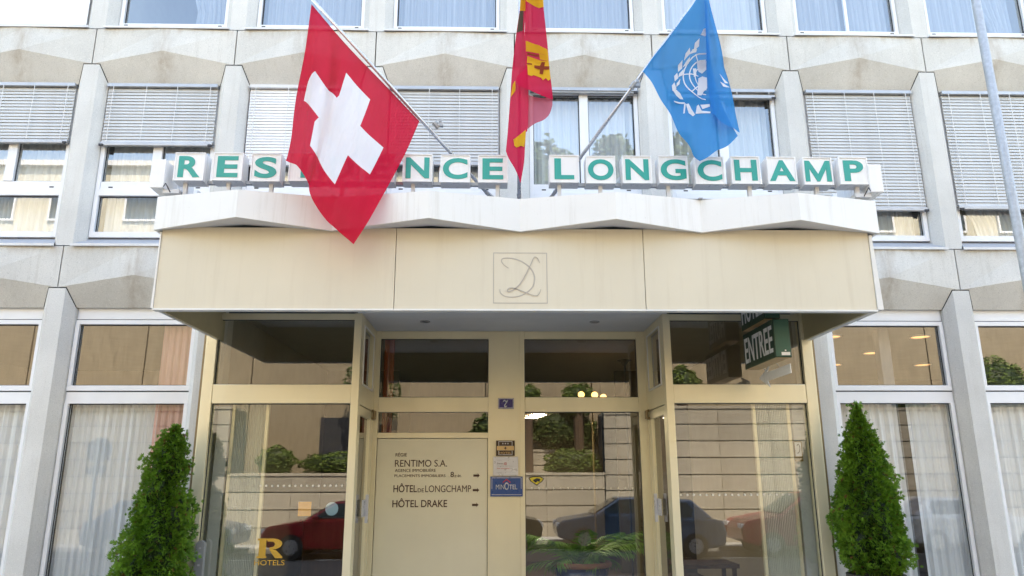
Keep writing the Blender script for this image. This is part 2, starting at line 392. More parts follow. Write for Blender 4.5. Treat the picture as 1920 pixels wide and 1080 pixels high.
def column(x, z0, f):
    a, b = .105, .198; m = MB(); zj, zh = f['zj']-.013, f['zh']-.006
    v = [(-a, 0, z0), (a, 0, z0), (b, .12, z0), (b, .32, z0), (-b, .32, z0), (-b, .12, z0)]
    t = [(-a, 0, zj), (a, 0, zj), (b, .12, zh), (b, .32, zh), (-b, .32, zh), (-b, .12, zh)]
    vs = [(x+p[0], p[1], p[2]) for p in v+t]
    m.add(vs, [(0, 1, 7, 6), (1, 2, 8, 7), (2, 3, 9, 8), (4, 5, 11, 10), (5, 0, 6, 11), (6, 7, 8, 11), (8, 9, 10, 11)])
    return m.build('concrete_column', 'conc_col', hotel)
ENT = (4, 5)           # bays 4 and 5 (and the neighbours' inner edges) hold the entrance on the ground floor
for i in range(NB):
    xa, xb = bay_x(i), bay_x(i)+MOD
    for k, f in enumerate(FLOORS):
        if k == 0 and 3 <= i <= 6: 
            continue
        spandrel(xa, xb, f)
# the spandrels behind the canopy keep only their upper face
for i in range(3, 7):
    xa, xb = bay_x(i), bay_x(i)+MOD
    MB().box((xa+g, 0, 3.66), (xb-g, .3, 4.41)).build('spandrel_panel', 'conc', hotel)
for i in range(NB+1):
    x = bay_x(i)
    if abs(x) > 3: column(x, GZ-.1, FLOORS[0])
    column(x, 4.42, FLOORS[1]); column(x, 7.52, FLOORS[2])
MB().box((X0-.02, .10, 3.7), (-X0+.02, .34, 4.40)).box((X0-.02, .125, 6.76), (-X0+.02, .34, 7.49)).box((X0-.02, .125, 9.86), (-X0+.02, .34, 10.58)).build('panel_backing', 'dark', hotel)
# storeys above the frame and the body of the block
MB().box((X0, 0, 10.605), (-X0, 12, 18.6)).box((-X0, 0, GZ-.1), (16, 12, 18.6)).box((-16, 0, GZ-.1), (X0, 12, 18.6)).build('upper_wall', 'body', hotel)
MB().box((X0+.001, 11.7, GZ-.1), (-X0-.001, 11.99, 10.6)).build('rear_wall', 'body', hotel)
for z in (3.66, 6.76, 9.86):
    bx('floor_slab', (X0, .345, z), (-X0, 11.69, z+.22), 'room', hotel)
bx('roof', (-16.2, -.1, 18.601), (16.2, 12.1, 18.85), 'grey', hotel)
# rooms: partitions on every column line, back walls
for z0, z1 in ((3.885, 6.755), (6.985, 9.855)):
    m = MB()
    for i in range(NB+1): m.box((bay_x(i)-.05, .33, z0), (bay_x(i)+.05, 5, z1))
    m.box((X0, 5.005, z0), (-X0, 5.1, z1)); m.build('room_partition', 'room', hotel)
bx('interior_floor', (X0, .0, GZ-.1), (-X0, 11.69, -.25), 'carpet', hotel)

def frame_rect(m, x0, x1, z0, z1, wl, wr, wb, wt, ya, yb):
    m.box((x0, ya, z0), (x0+wl, yb, z1)); m.box((x1-wr, ya, z0), (x1, yb, z1))
    m.box((x0+wl, ya, z0), (x1-wr, yb, z0+wb)); m.box((x0+wl, ya, z1-wt), (x1-wr, yb, z1)); return m
def pane(x0, x1, z0, z1, y, mat, parent): return MB().quad((x0, y, z0), (x1, y, z0), (x1, y, z1), (x0, y, z1)).build('pane', mat, parent, fixn=False)
def gasket(m, x0, x1, z0, z1, y, t=.012):
    frame_rect(m, x0, x1, z0, z1, t, t, t, t, y-.006, y+.002); return m

for i in range(NB):
    xa = bay_x(i); xc = xa+MOD/2; xl, xr = xa+.202, xa+MOD-.202
    # --- first floor window: two upper sashes over one fixed lower pane
    m = frame_rect(MB(), xl, xr, 4.575, 6.735, .055, .055, .075, .06, .15, .24)
    m.box((xl+.055, .15, 5.15), (xr-.055, .235, 5.235))
    m.box((xl+.055, .165, 5.235), (xr-.055, .238, 5.35)); m.box((xc-.06, .152, 5.35), (xc+.06, .236, 6.675))
    frame = m.build('window', 'white', hotel, bevel=.004)
    for p in ((xl+.055, xc-.06, 5.35, 6.675), (xc+.06, xr-.055, 5.35, 6.675), (xl+.055, xr-.055, 4.65, 5.15)): pane(*p, .205, 'g_mid', frame)
    gm = MB()
    for p in ((xl+.055, xc-.06, 5.35, 6.675), (xc+.06, xr-.055, 5.35, 6.675), (xl+.055, xr-.055, 4.65, 5.15)): gasket(gm, *p, .198)
    gm.box((xl-.004, .16, 4.6), (xl, .25, 6.73)).box((xr, .16, 4.6), (xr+.004, .25, 6.73)); gm.build('gasket', 'gasket', frame)
    for xs in (xl+.16, xr-.20): bx('drain_slot', (xs, .162, 5.262), (xs+.055, .166, 5.278), 'gasket', frame)
    s = MB().add([(xl-.09, -.035, 4.405), (xr+.09, -.035, 4.405), (xr+.09, -.035, 4.43), (xl-.09, -.035, 4.43), (xr, .2, 4.57), (xl, .2, 4.57), (xr, .2, 4.5), (xl, .2, 4.5)],
                 [(3, 2, 4, 5), (1, 2, 4, 6), (0, 3, 5, 7), (0, 1, 6, 7)]).build('sill', 'sill', frame)
    bx('sill_lip', (xl-.10, -.05, 4.40), (xr+.10, -.036, 4.432), 'sillwhite', frame)
    # --- second floor window
    m = frame_rect(MB(), xl, xr, 7.65, 9.84, .05, .05, .055, .06, .15, .24)
    if i in (7, 8): m.box((xc+.02, .20, 7.705), (xc+.06, .238, 9.78))
    frame = m.build('window', 'white', hotel, bevel=.004)
    pane(xl+.05, xr-.05, 7.705, 9.78, .205, 'g_up', frame)
    gm = gasket(MB(), xl+.05, xr-.05, 7.705, 9.78, .198, .014); gm.box((xl-.004, .16, 7.6), (xl, .25, 9.8)).box((xr, .16, 7.6), (xr+.004, .25, 9.8)); gm.build('gasket', 'gasket', frame)
    for xs in (xl+.07, xr-.13): bx('drain_slot', (xs, .146, 7.667), (xs+.05, .150, 7.682), 'gasket', frame)
    MB().add([(xl-.10, -.03, 7.52), (xr+.10, -.03, 7.52), (xr, .2, 7.645), (xl, .2, 7.645), (xr, .2, 7.53), (xl, .2, 7.53)], [(0, 1, 2, 3), (1, 2, 4), (0, 3, 5), (0, 1, 4, 5)]).build('sill', 'sill', frame)
    bx('sill_lip', (xl-.10, -.045, 7.512), (xr+.10, -.031, 7.54), 'sillwhite', frame)
    # --- ground floor window
    if i in (4, 5): continue
    if i == 3: xr = -3.97
    if i == 6: xl = 4.0
    if i in (3,): pass
    if i == 3: continue
    if i == 6: continue
# ground floor shop windows: bays at both sides of the entrance
def shop(xl, xr):
    m = MB()
    m.box((xl, .17, 3.50), (xr, .24, 3.64)); m.box((xl, .155, 3.435), (xr, .235, 3.49)); 
    m.box((xl, .15, 2.605), (xr, .235, 2.67)); m.box((xl, .16, 2.45), (xr, .238, 2.59)); m.box((xl, .15, -.25), (xr, .235, -.10))
    for a, b in ((xl, xl+.05), (xr-.05, xr)): m.box((a, .15, 2.67), (b, .234, 3.435)); m.box((a, .15, -.10), (b, .234, 2.45))
    fr = m.build('window', 'white', hotel, bevel=.004)
    for z0, z1 in ((2.67, 3.435), (-.10, 2.45)): pane(xl+.05, xr-.05, z0, z1, .205, 'g_low_top' if z0 > 2 else 'g_low', fr)
    gm = MB(); gasket(gm, xl+.05, xr-.05, 2.67, 3.435, .198, .010); gasket(gm, xl+.05, xr-.05, -.10, 2.45, .198, .010)
    gm.box((xl, .165, 3.491), (xr, .236, 3.499)).box((xl, .165, 2.591), (xr, .236, 2.604)); gm.build('gasket', 'gasket', fr)
for xa in (-9.5, -7.6, -5.7, 3.8, 5.7, 7.6): shop(xa+.202, xa+MOD-.202)

# ------------------------------------------------------------------ entrance storefront
FY = -.15; CY = 1.0; ZS = 3.51
ent = empty('entrance_storefront', (0, 0, GZ), 'champagne gold aluminium hotel entrance front with glazed bays under the canopy', 'entrance')
for sx, xo, xi in ((-1, -3.60, -1.875), (1, 3.50, 1.80)):
    lo, hi = min(xo, xi), max(xo, xi)
    bx('post', (xo-.0, FY-.03, GZ), (xo+sx*.13, FY+.12, 3.55), 'gold', ent, .006)
    bx('post_edge', (xo+sx*.131, FY+.0, GZ), (xo+sx*.165, FY+.22, 3.55), 'golddark', ent)
    bx('corner_post', (xi, FY-.03, GZ), (xi-sx*-.09, FY+.10, ZS), 'gold', ent, .006)
    bx('header', (lo+.001+(.09 if sx > 0 else 0), FY-.02, 3.435), (hi-.001-(.09 if sx < 0 else 0), FY+.08, 3.51), 'gold', ent, .005)
    bx('header_slot', (lo+.1, FY+.0, 3.512), (hi-.1, FY+.10, 3.56), 'gasket', ent)
    a, b = (lo+.001, hi-.091) if sx < 0 else (lo+.091, hi-.001)
    bx('transom', (a, FY-.025, 2.42), (b, FY+.07, 2.645), 'gold', ent, .006)
    bx('base_rail', (a, FY-.02, GZ), (b, FY+.07, GZ+.28), 'gold', ent, .006)
    for z0, z1 in ((2.645, 3.435), (GZ+.28, 2.42)): pane(a, b, z0, z1, FY+.03, 'g_ent', ent)
    gm = MB(); gasket(gm, a, b, 2.645, 3.435, FY+.022, .008); gasket(gm, a, b, GZ+.28, 2.42, FY+.022, .008); gm.build('gasket', 'gasket', ent)
    # side wall of the recess: small light above, door below
    x = xi+(-sx)*-.0; xs = xi
    yb = CY-.02; ya = FY+.101
    t0, t1 = (xs+.0, xs+.055) if sx > 0 else (xs-.055, xs)
    m = MB(); m.box((t0, ya, 3.40), (t1, yb, ZS)).box((t0, ya, 2.42), (t1, yb, 2.66)).box((t0, ya, 2.66), (t1, ya+.06, 3.40)).box((t0, yb-.22, 2.66), (t1, yb, 3.40)).box((t0, yb-.10, GZ), (t1, yb, 2.42))
    m.build('side_frame', 'gold', ent, .004)
    xp = (t0+t1)/2
    MB().quad((xp, ya+.06, 2.66), (xp, yb-.22, 2.66), (xp, yb-.22, 3.40), (xp, ya+.06, 3.40)).build('pane', 'g_ent', ent, fixn=False)
    xf = xs-sx*.014
    bead = MB(); 
    for (y0, y1, z0, z1) in ((ya+.06, ya+.08, 2.66, 3.40), (yb-.24, yb-.22, 2.66, 3.40), (ya+.081, yb-.241, 2.66, 2.68), (ya+.081, yb-.241, 3.38, 3.40)): bead.box((xs-sx*.001, y0, z0), (xf, y1, z1))
    bead.build('glazing_bead', 'creamtrim', ent)
    d0, d1 = (xs+.008, xs+.05) if sx > 0 else (xs-.05, xs-.008)
    dm = MB(); y0, y1 = ya+.005, yb-.105
    dm.box((d0, y0, GZ+.02), (d1, y0+.09, 2.41)).box((d0, y1-.09, GZ+.02), (d1, y1, 2.41)).box((d0, y0+.09, GZ+.02), (d1, y1-.09, GZ+.30)).box((d0, y0+.09, 2.30), (d1, y1-.09, 2.41))
    door = dm.build('side_door', 'gold', ent, .005)
    MB().quad((xp, y0+.09, GZ+.30), (xp, y1-.09, GZ+.30), (xp, y1-.09, 2.30), (xp, y0+.09, 2.30)).build('pane', 'g_ent', door, fixn=False)
    hm = MB(); hx = xs-sx*.05
    hm.box((xs-sx*.001, y0+.42, 1.10), (xs-sx*.012, y0+.62, 1.30)).box((xs-sx*.013, y0+.60, 1.02), (hx, y0+.63, 1.36))
    hm.build('handle', 'silver', door, .003)
    hg = MB()
    for dz in (0, .05): hg.tube([(xs-sx*.03, y1-.02+dz, 2.31), (xs-sx*.03, y1-.02+dz, 2.42)], .018, 8)
    hg.box((xs-sx*.001, y1-.05, 2.30), (xs-sx*.02, y1+.08, 2.33)).box((xs-sx*.001, y1-.05, 2.40), (xs-sx*.02, y1+.08, 2.43)); hg.build('hinge', 'golddark', door)
# rear of the recess
cx0, cx1 = -1.93, 1.855
bx('post', (cx0, CY-.03, GZ), (cx0+.115, CY+.08, ZS), 'gold', ent, .005)
bx('post', (cx1-.165, CY-.03, GZ), (cx1, CY+.08, ZS), 'gold', ent, .005)
bx('centre_column', (-.343, CY-.035, GZ), (.146, CY+.10, ZS), 'gold', ent, .006)
bx('column_strip', (.085, CY-.05, GZ), (.1455, CY-.036, ZS-.002), 'gold', ent, .003)
for a, b in ((cx0+.116, -.344), (.147, cx1-.166)):
    bx('header', (a, CY-.028, 3.405), (b, CY+.07, ZS), 'gold', ent, .005)
    bx('transom', (a, CY-.032, 2.41), (b, CY+.07, 2.607), 'gold', ent, .006)
    pane(a, b, 2.607, 3.405, CY+.03, 'g_ent', ent)
    gm = gasket(MB(), a, b, 2.607, 3.405, CY+.022, .008); gm.build('gasket', 'gasket', ent)
a, b = cx0+.116, -.344
pane(a, b, 2.14, 2.41, CY+.03, 'g_ent', ent); bx('rail', (a, CY-.03, 2.068), (b, CY+.07, 2.14), 'gold', ent, .005)
a, b = .147, cx1-.166
pane(a, b, GZ+.2, 2.41, CY+.03, 'g_ent', ent); bx('base_rail', (a, CY-.03, GZ), (b, CY+.07, GZ+.2), 'gold', ent, .005)
gasket(MB(), a, b, GZ+.2, 2.41, CY+.022, .008).build('gasket', 'gasket', ent)
# dots on the glass
def dots(x0, x1, z, y, step):
    m = MB(); x = x0
    while x < x1:
        n = 10; m.add([(x+.013*math.cos(2*math.pi*k/n), y, z+.013*math.sin(2*math.pi*k/n)) for k in range(n)], [tuple(range(n))]); x += step
    o = m.build('safety_dots', 'disc_paint', ent, fixn=False); o['kind'] = 'stuff'
MAT['disc_paint'] = plain('dot_paint', (.78, .72, .60), .6)
dots(-2.96, -1.97, 1.478, FY+.018, .067); dots(.235, 1.6, 1.418, CY+.018, .095); dots(1.92, 3.2, 1.36, FY+.018, .075)
# soffit over the recess
sof = bx('soffit', (-1.93, .12, ZS+.002), (1.86, CY+.1, ZS+.06), 'soffit', ent)
bx('soffit_front', (-1.93, FY-.03, ZS+.003), (1.86, .118, ZS+.061), 'soffit', ent)
for x in (-1.155, 1.03):
    d = MB().lathe([(.05, 0), (.065, 0), (.065, -.012), (.05, -.012)], (x, .3, ZS+.001), 18).build('downlight', 'grey', ent)
    MB().lathe([(.0, -.003), (.05, -.003)], (x, .3, ZS+.001), 18).build('lens', 'gasket' if x < 0 else 'grey', d)

# directory board and the plaques on the centre column
board = empty('directory_board', (-1.1, CY, GZ), 'large champagne board with brown lettering and arrows left of the centre column', 'sign')
bx('panel', (cx0+.122, CY-.012, GZ+.02), (-.349, CY+.05, 2.062), 'goldboard', board, .004)
PY = CY-.0125
for s, x0, x1, z0, z1, bd in (('R\u00c9GIE', -1.563, -1.413, 1.832, 1.886, .0), ('RENTIMO S.A.', -1.566, -.882, 1.70, 1.788, .012), ('AGENCE IMMOBILI\u00c8RE', -1.563, -1.03, 1.634, 1.682, .006),
        ('PLACEMENTS IMMOBILIERS', -1.567, -.90, 1.568, 1.602, .006), ('8', -.835, -.79, 1.566, 1.634, .01), ('e \u00e9t.', -.78, -.69, 1.566, 1.604, .0),
        ('H\u00d4TEL', -1.575, -1.27, 1.376, 1.490, .012), ('DE', -1.258, -1.178, 1.376, 1.425, .004), ('LONGCHAMP', -1.16, -.562, 1.376, 1.462, .012), ('H\u00d4TEL DRAKE', -1.582, -.872, 1.188, 1.302, .012)):
    text(s, x0, x1, z0, z1, PY, 'brown', board, bold=0 if 'M' in s else bd)
for z in (1.585, 1.40, 1.215):
    x = -.535 if z > 1.5 else (-.54 if z > 1.3 else -.548)
    MB().prism([(x, z-.014), (x+.06, z-.014), (x+.052, z-.032), (x+.085, z), (x+.052, z+.032), (x+.06, z+.014), (x, z+.014)], 1, PY-.004, PY).build('arrow', 'brown', board)
KY = CY-.0505
def plate(name, x0, x1, z0, z1, mat, label, cat, y=KY, th=.012):
    r = empty(name, ((x0+x1)/2, y, z0), label, cat); bx('plate', (x0, y-th, z0), (x1, y, z1), mat, r, .002); return r, y-th
def border(x0, x1, z0, z1, y, t, mat, r): frame_rect(MB(), x0, x1, z0, z1, t, t, t, t, y-.002, y).build('border', mat, r)
r, y = plate('house_number_plate', -.211, .0, 2.452, 2.592, 'navy', 'small navy enamel plate with white number 7 on the centre column', 'number plate')
border(-.206, -.005, 2.457, 2.587, y, .007, 'silver', r)
stroke([(-.142, 2.545), (-.125, 2.562), (-.105, 2.548), (-.083, 2.560), (-.098, 2.535), (-.118, 2.505), (-.122, 2.482), (-.105, 2.478), (-.095, 2.49)], .013, y, 'flagwhite', r, 'numeral')
for xx, dz in ((-.178, 0), (-.03, 0)): MB().lathe([(0, 0), (.008, 0)], (0, 0, 0), 8)
r, y = plate('hotel_rating_plaque', -.238, .010, 1.835, 2.034, 'plaquebrown', 'dark bronze plaque with three stars above the silver plaque', 'plaque')
bx('band', (-.226, y-.003, 1.935-.028), (.0, y, 1.935+.028), 'bronzegold', r)
frame_rect(MB(), -.205, -.022, 1.848, 1.904, .006, .006, .006, .001, y-.002, y).build('border', 'silver', r)
frame_rect(MB(), -.205, -.022, 1.966, 2.024, .006, .006, .001, .006, y-.002, y).build('border', 'silver', r)
text('HOTEL', -.192, -.036, 1.862, 1.886, y, 'bronzegold', r, bold=.01)
def star(cx, cz, R0, y, mat, r, n=5, name='star', inner=.42):
    MB().prism([(cx+(R0 if k % 2 == 0 else R0*inner)*math.sin(math.pi*k/n), cz+(R0 if k % 2 == 0 else R0*inner)*math.cos(math.pi*k/n)) for k in range(2*n)], 1, y-.002, y).build(name, mat, r)
for k in range(3): star(-.148+.034*k, 1.994, .013, y, 'silver', r)
star(-.114, 1.935, .022, y-.003, 'plaquebrown', r, 4, 'emblem', .5)
r, y = plate('quality_plaque', -.275, .052, 1.583, 1.826, 'silver', 'pale silver plaque with a little red cross above the blue plaque', 'plaque')
for s, x0, x1, z0, z1, mt in (('hotellerie', -.225, -.165, 1.776, 1.786, 'grey'), ('Swiss', -.225, -.14, 1.728, 1.748, 'brown'), ('Quality Service', -.225, -.02, 1.695, 1.714, 'grey'), ('for success', -.225, -.06, 1.668, 1.684, 'redmark'), ('member', -.225, -.16, 1.615, 1.627, 'grey')):
    text(s, x0, x1, z0, z1, y, mt, r)
bx('red_cross_field', (-.127, y-.002, 1.722), (-.099, y, 1.75), 'redmark', r)
MB().box((-.116, y-.003, 1.727), (-.110, y-.0021, 1.745)).box((-.122, y-.003, 1.733), (-.1161, y-.0021, 1.739)).box((-.1099, y-.003, 1.733), (-.104, y-.0021, 1.739)).build('cross', 'flagwhite', r)
r, y = plate('blue_hotel_plaque', -.31, .112, 1.32, 1.572, 'blue', 'blue plaque with white MINOTEL lettering, lowest on the centre column', 'plaque')
MB().box((-.293, y-.002, 1.553), (.095, y, 1.559)).box((-.293, y-.002, 1.415), (-.287, y, 1.5529)).box((.089, y-.002, 1.415), (.095, y, 1.5529)).box((-.293, y-.002, 1.340), (.095, y, 1.346)).build('border', 'silver', r)
text('MIN', -.238, -.130, 1.410, 1.470, y, 'flagwhite', r, bold=0); text('O', -.127, -.068, 1.402, 1.498, y, 'flagwhite', r, bold=.02); text('TEL', -.064, .040, 1.410, 1.470, y, 'flagwhite', r, bold=.02)
MB().prism([(-.148, 1.488), (-.098, 1.528), (-.048, 1.488), (-.048, 1.504), (-.098, 1.544), (-.148, 1.504)], 1, y-.003, y).build('roof_mark', 'redmark', r)

# sticker and gold decal on the glass
dec = empty('gold_window_decal', (-2.78, FY+.02, .68), 'gold letter R over the word HOTELS on the left glass bay', 'decal')
dy = FY+.026
text('HOTELS', -2.965, -2.625, .612, .668, dy, 'golddecal', dec, bold=.004, depth=.002)
def pr(x, z): return (-2.945+x*.29, .688+z*.212)
MB().prism([pr(0, 0), pr(.38, 0), pr(.38, .10), pr(.34, .10), pr(.34, .90), pr(.38, .90), pr(.38, 1), pr(0, 1), pr(0, .90), pr(.07, .90), pr(.07, .10), pr(0, .10)], 1, dy-.002, dy).build('letter_stem', 'golddecal', dec)
MB().prism([pr(.385, 1)]+[pr(.60+.36*math.sin(t), .72+.28*math.cos(t)) for t in [math.pi*k/8 for k in range(9)]]+[pr(.72, .42), pr(1.0, .08), pr(1.0, 0), pr(.72, 0), pr(.48, .42), pr(.48, .54)]+[pr(.56+.12*math.sin(t), .70-.14*math.cos(t)) for t in [math.pi*k/6 for k in range(7)]]+[pr(.385, .84)], 1, dy-.002, dy).build('letter_bowl', 'golddecal', dec)
stk = empty('glass_sticker', (.25, CY, 1.46), 'yellow diamond sticker with a dark arrow on the right glass near the blue plaque', 'sticker')
sy = CY+.02
MB().prism([(.19, 1.555), (.25, 1.572), (.345, 1.572), (.40, 1.545), (.375, 1.51), (.30, 1.455), (.22, 1.505)], 1, sy-.002, sy).build('outline', 'gasket', stk)
MB().prism([(.205, 1.550), (.255, 1.563), (.34, 1.563), (.385, 1.542), (.365, 1.513), (.30, 1.468), (.23, 1.510)], 1, sy-.004, sy-.0021).build('face', 'yellow', stk)
MB().prism([(.25, 1.525), (.30, 1.55), (.35, 1.54), (.335, 1.50), (.31, 1.515), (.29, 1.49), (.27, 1.50)], 1, sy-.006, sy-.0041).build('symbol', 'gasket', stk)
tag(bx('orange_notice', (-2.515, FY+.034, 1.14), (-2.365, FY+.038, 1.30), 'orange'), 'square orange paper stuck inside the left glass bay', 'notice')
m = MB(); m.lathe([(0, -.002), (.075, -.002)], (0, 0, 0), 24)
m.v = [(v[0]-2.13, FY+.036, v[1]+1.22) for v in m.v]
MAT['paleblue'] = plain('pale_blue_disc', (.30, .45, .55), .5)
tag(m.build('round_disc', 'paleblue', fixn=False), 'round pale blue disc beside the orange paper on the left glass', 'sticker')  # flat pale blue disc just behind the pane
ic = empty('intercom_box', (-3.49, FY-.03, .35), 'grey rounded intercom box on the foot of the left gold post', 'intercom')
cxm = -3.545
m = MB(); m.prism([(cxm-.05, .3), (cxm+.05, .3)]+[(cxm+.05*math.cos(t), .84+.05*math.sin(t)) for t in [math.pi*k/8 for k in range(9)]], 1, FY-.09, FY-.031); m.build('housing', 'grey', ic, .004)
for k, z in enumerate((.80, .74, .62)): m = MB().box((cxm-.012, FY-.095, z), (cxm+.012, FY-.0905, z+.02)).build('button', 'silver', ic)

# ------------------------------------------------------------------ canopy
can = empty('entrance_canopy', (0, -1, 3.2), 'cream canopy with zigzag white crown over the hotel entrance', 'canopy')
CF = -1.9
for x0, x1 in ((-3.598, -1.258), (-1.252, 1.242), (1.248, 3.565)):
    bx('fascia_panel', (x0, CF, 3.185), (x1, CF+.05, 4.02), 'cream', can, .003)
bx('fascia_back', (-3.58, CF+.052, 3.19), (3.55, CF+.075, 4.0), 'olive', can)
bx('fascia_lip', (-3.60, CF-.012, 3.165), (3.568, CF+.075, 3.183), 'creamtrim', can)
for sx, x, d in ((-1, -3.60, 0), (1, 3.568, 0)):
    m = MB(); o = .018*sx; e = .06*sx if sx > 0 else .02*sx
    m.add([(x, CF-.012, 3.184), (x+e, CF-.012, 3.184), (x+e*.5, CF-.012, 3.965), (x, CF-.012, 3.965), (x, FY+.1, 3.184), (x+e, FY+.1, 3.184), (x+e*.5, FY+.1, 3.965), (x, FY+.1, 3.965)],
          [(0, 1, 2, 3), (4, 7, 6, 5), (0, 4, 5, 1), (1, 5, 6, 2), (2, 6, 7, 3), (3, 7, 4, 0)])
    m.build('side_panel', 'creamtrim' if sx > 0 else 'creamtrim', can)
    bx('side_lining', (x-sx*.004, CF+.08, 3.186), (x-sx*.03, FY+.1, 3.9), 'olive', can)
bx('ceiling', (-3.565, CF+.08, 3.68), (3.53, FY-.04, 3.72), 'soffit', can)
zz = [(-3.665, -1.945), (-2.785, -2.16), (-1.90, -1.945), (-.908, -2.16), (-.005, -1.945), (.938, -2.16), (1.84, -1.945), (2.775, -2.16), (3.665, -1.945)]
def zb(i): return 4.04 if i % 2 else 3.975
for i in range(8):
    (xa, ya), (xb, yb) = zz[i], zz[i+1]
    m = MB(); A, B = (xa, ya), (xb, yb); t = .03
    m.add([(xa, ya, zb(i)), (xb, yb, zb(i+1)), (xb, yb, 4.325), (xa, ya, 4.325), (xa, ya+t, zb(i)), (xb, yb+t, zb(i+1)), (xb, yb+t, 4.325), (xa, ya+t, 4.325)],
          [(0, 1, 2, 3), (4, 7, 6, 5), (0, 4, 5, 1), (3, 2, 6, 7)])
    m.build('crown_panel', 'crown', can)
    MB().add([(xa, ya+t, zb(i)+.012), (xb, yb+t, zb(i+1)+.012), (xb, CF+.02, zb(i+1)+.012), (xa, CF+.02, zb(i)+.012)], [(0, 1, 2, 3)]).build('crown_underside', 'soffit', can)
for sx, x in ((-1, -3.665), (1, 3.665)):
    bx('crown_side', (x, -1.944, 3.975), (x-sx*.03, -.02, 4.325), 'crown', can)
m = MB(); m.quad(*[(x, y+.031, 4.29) for x, y in zz], (3.634, -.02, 4.29), (-3.634, -.02, 4.29)); m.build('deck', 'grey', can, fixn=False)
for x in (-1.9, 1.84): bx('crown_drip', (x-.02, -1.99, 4.326), (x+.02, -1.946, 4.334), 'grey', can)
# monogram
MB().box((-.276, CF-.002, 3.758), (.266, CF-.0002, 3.766)).box((-.276, CF-.002, 3.240), (.266, CF-.0002, 3.248)).box((-.276, CF-.002, 3.2481), (-.268, CF-.0002, 3.7579)).box((.258, CF-.002, 3.2481), (.266, CF-.0002, 3.7579)).build('monogram_frame', 'mono', can)
def mg(px, py): return (-.276+(px+50)/(868+50)*.540, 3.762-(py-122)/(980-122)*.518)
stroke([mg(*q) for q in ((210, 385), (140, 335), (92, 270), (110, 222), (190, 210), (300, 222), (420, 262), (520, 325), (600, 405), (645, 500), (650, 590), (625, 690), (560, 770), (470, 830), (370, 868), (250, 880), (150, 865), (90, 825), (66, 785), (66, 745))], (.005, .013), CF-.0003, 'mono', can, 'monogram_letter')
stroke([mg(*q) for q in ((742, 298), (715, 225), (665, 190), (630, 230), (590, 320), (540, 420), (480, 540), (410, 650), (340, 720), (270, 770), (210, 790), (192, 760), (230, 728), (310, 730), (420, 770), (520, 810), (620, 845), (690, 855), (735, 810), (758, 745))], (.005, .011), CF-.0034, 'mono', can, 'monogram_letter')

# ------------------------------------------------------------------ letter boxes on the canopy
sign = empty('roof_letter_sign', (0, -1.7, 4.33), 'row of white boxes with green letters RESIDENCE LONGCHAMP on the canopy', 'sign')
LB = -1.74
cxs = [(-3.472+.3985*k, c) for k, c in enumerate('RESIDENCE')]+[(.475+.389*k, c) for k, c in enumerate('LONGCHAMP')]
WD = {'R': .20, 'E': .19, 'S': .20, 'I': .05, 'D': .21, 'N': .215, 'C': .225, 'L': .18, 'O': .235, 'G': .235, 'H': .21, 'A': .235, 'M': .245, 'P': .185}
for k, (x, c) in enumerate(cxs):
    z0 = 4.585+.004*math.sin(k*2.3); z1 = z0+.318; h = .158
    b = MB().box((x-h, LB, z0), (x+h, LB+.17, z1)).build('letter_box', 'whitebox', sign, bevel=.006)
    frame_rect(MB(), x-h+.001, x+h-.001, z0+.001, z1-.001, .012, .012, .012, .012, LB-.008, LB-.0005).build('rim', 'whitebox', b)
    wd = WD[c]*1.16
    if c == 'M':
        a_ = wd/2; t_ = .052; zb_, zt_ = z0+.040, z1-.040
        MB().prism([(x-a_, zb_), (x-a_+.006, zt_), (x-a_+.056, zt_), (x, zb_+.085), (x+a_-.056, zt_), (x+a_-.006, zt_), (x+a_, zb_), (x+a_-t_, zb_), (x+a_-t_+.0, zb_+.145), (x+.014, zb_), (x-.014, zb_), (x-a_+t_, zb_+.145), (x-a_+t_, zb_)], 1, LB-.0045, LB-.0005).build('letter', 'green', b)
    else: text(c, x-wd/2, x+wd/2, z0+.040, z1-.040, LB-.0005, 'green', b, 'letter', bold=.030 if c not in 'I' else .02, depth=.004)
    if k in (0, 1, 2, 4, 6, 8, 9, 10, 12, 14, 16, 17): bx('support_post', (x-.02+.05*((k*7) % 3-1), LB+.06, 4.29), (x+.02+.05*((k*7) % 3-1), LB+.10, z0+.002), 'sillwhite', sign)
bx('mounting_rail', (-3.5, LB+.115, 4.60), (-.15, LB+.165, 4.635), 'grey', sign); bx('mounting_rail', (.33, LB+.115, 4.60), (3.6, LB+.165, 4.635), 'grey', sign)
for sx, x in ((-1, -3.78), (1, 3.805)):
    t = empty('side_letter_sign', (x, -1.2, 4.33), 'white boxes of a side-facing sign at the %s end of the letter row' % ('R' if sx < 0 else 'P'), 'sign', 'side-facing box signs on the canopy')
    for k in range(3):
        y0 = -1.76+.42*k; z0 = 4.50+.0*k
        b = MB().box((x-.07, y0, z0), (x+.07, y0+.32, z0+.318)).build('letter_box', 'whitebox', t, bevel=.006)
        bx('rim', (x+sx*.0705, y0+.01, z0+.01), (x+sx*.078, y0+.31, z0+.308), 'whitebox', b)
    bx('bracket', (x-sx*.05, -1.72, 4.455), (x-sx*.22, -.60, 4.497), 'sillwhite', t); bx('bracket_foot', (x-sx*.21, -1.66, 4.29), (x-sx*.17, -1.62, 4.455), 'sillwhite', t)
    m = MB(); m.tube([(x-sx*.075, -1.765, 4.51), (x-sx*.10, -1.78, 4.54), (x-sx*.12, -1.765, 4.50), (x-sx*.14, -1.74, 4.455)], .006, 6); m.build('cable', 'gasket', t)

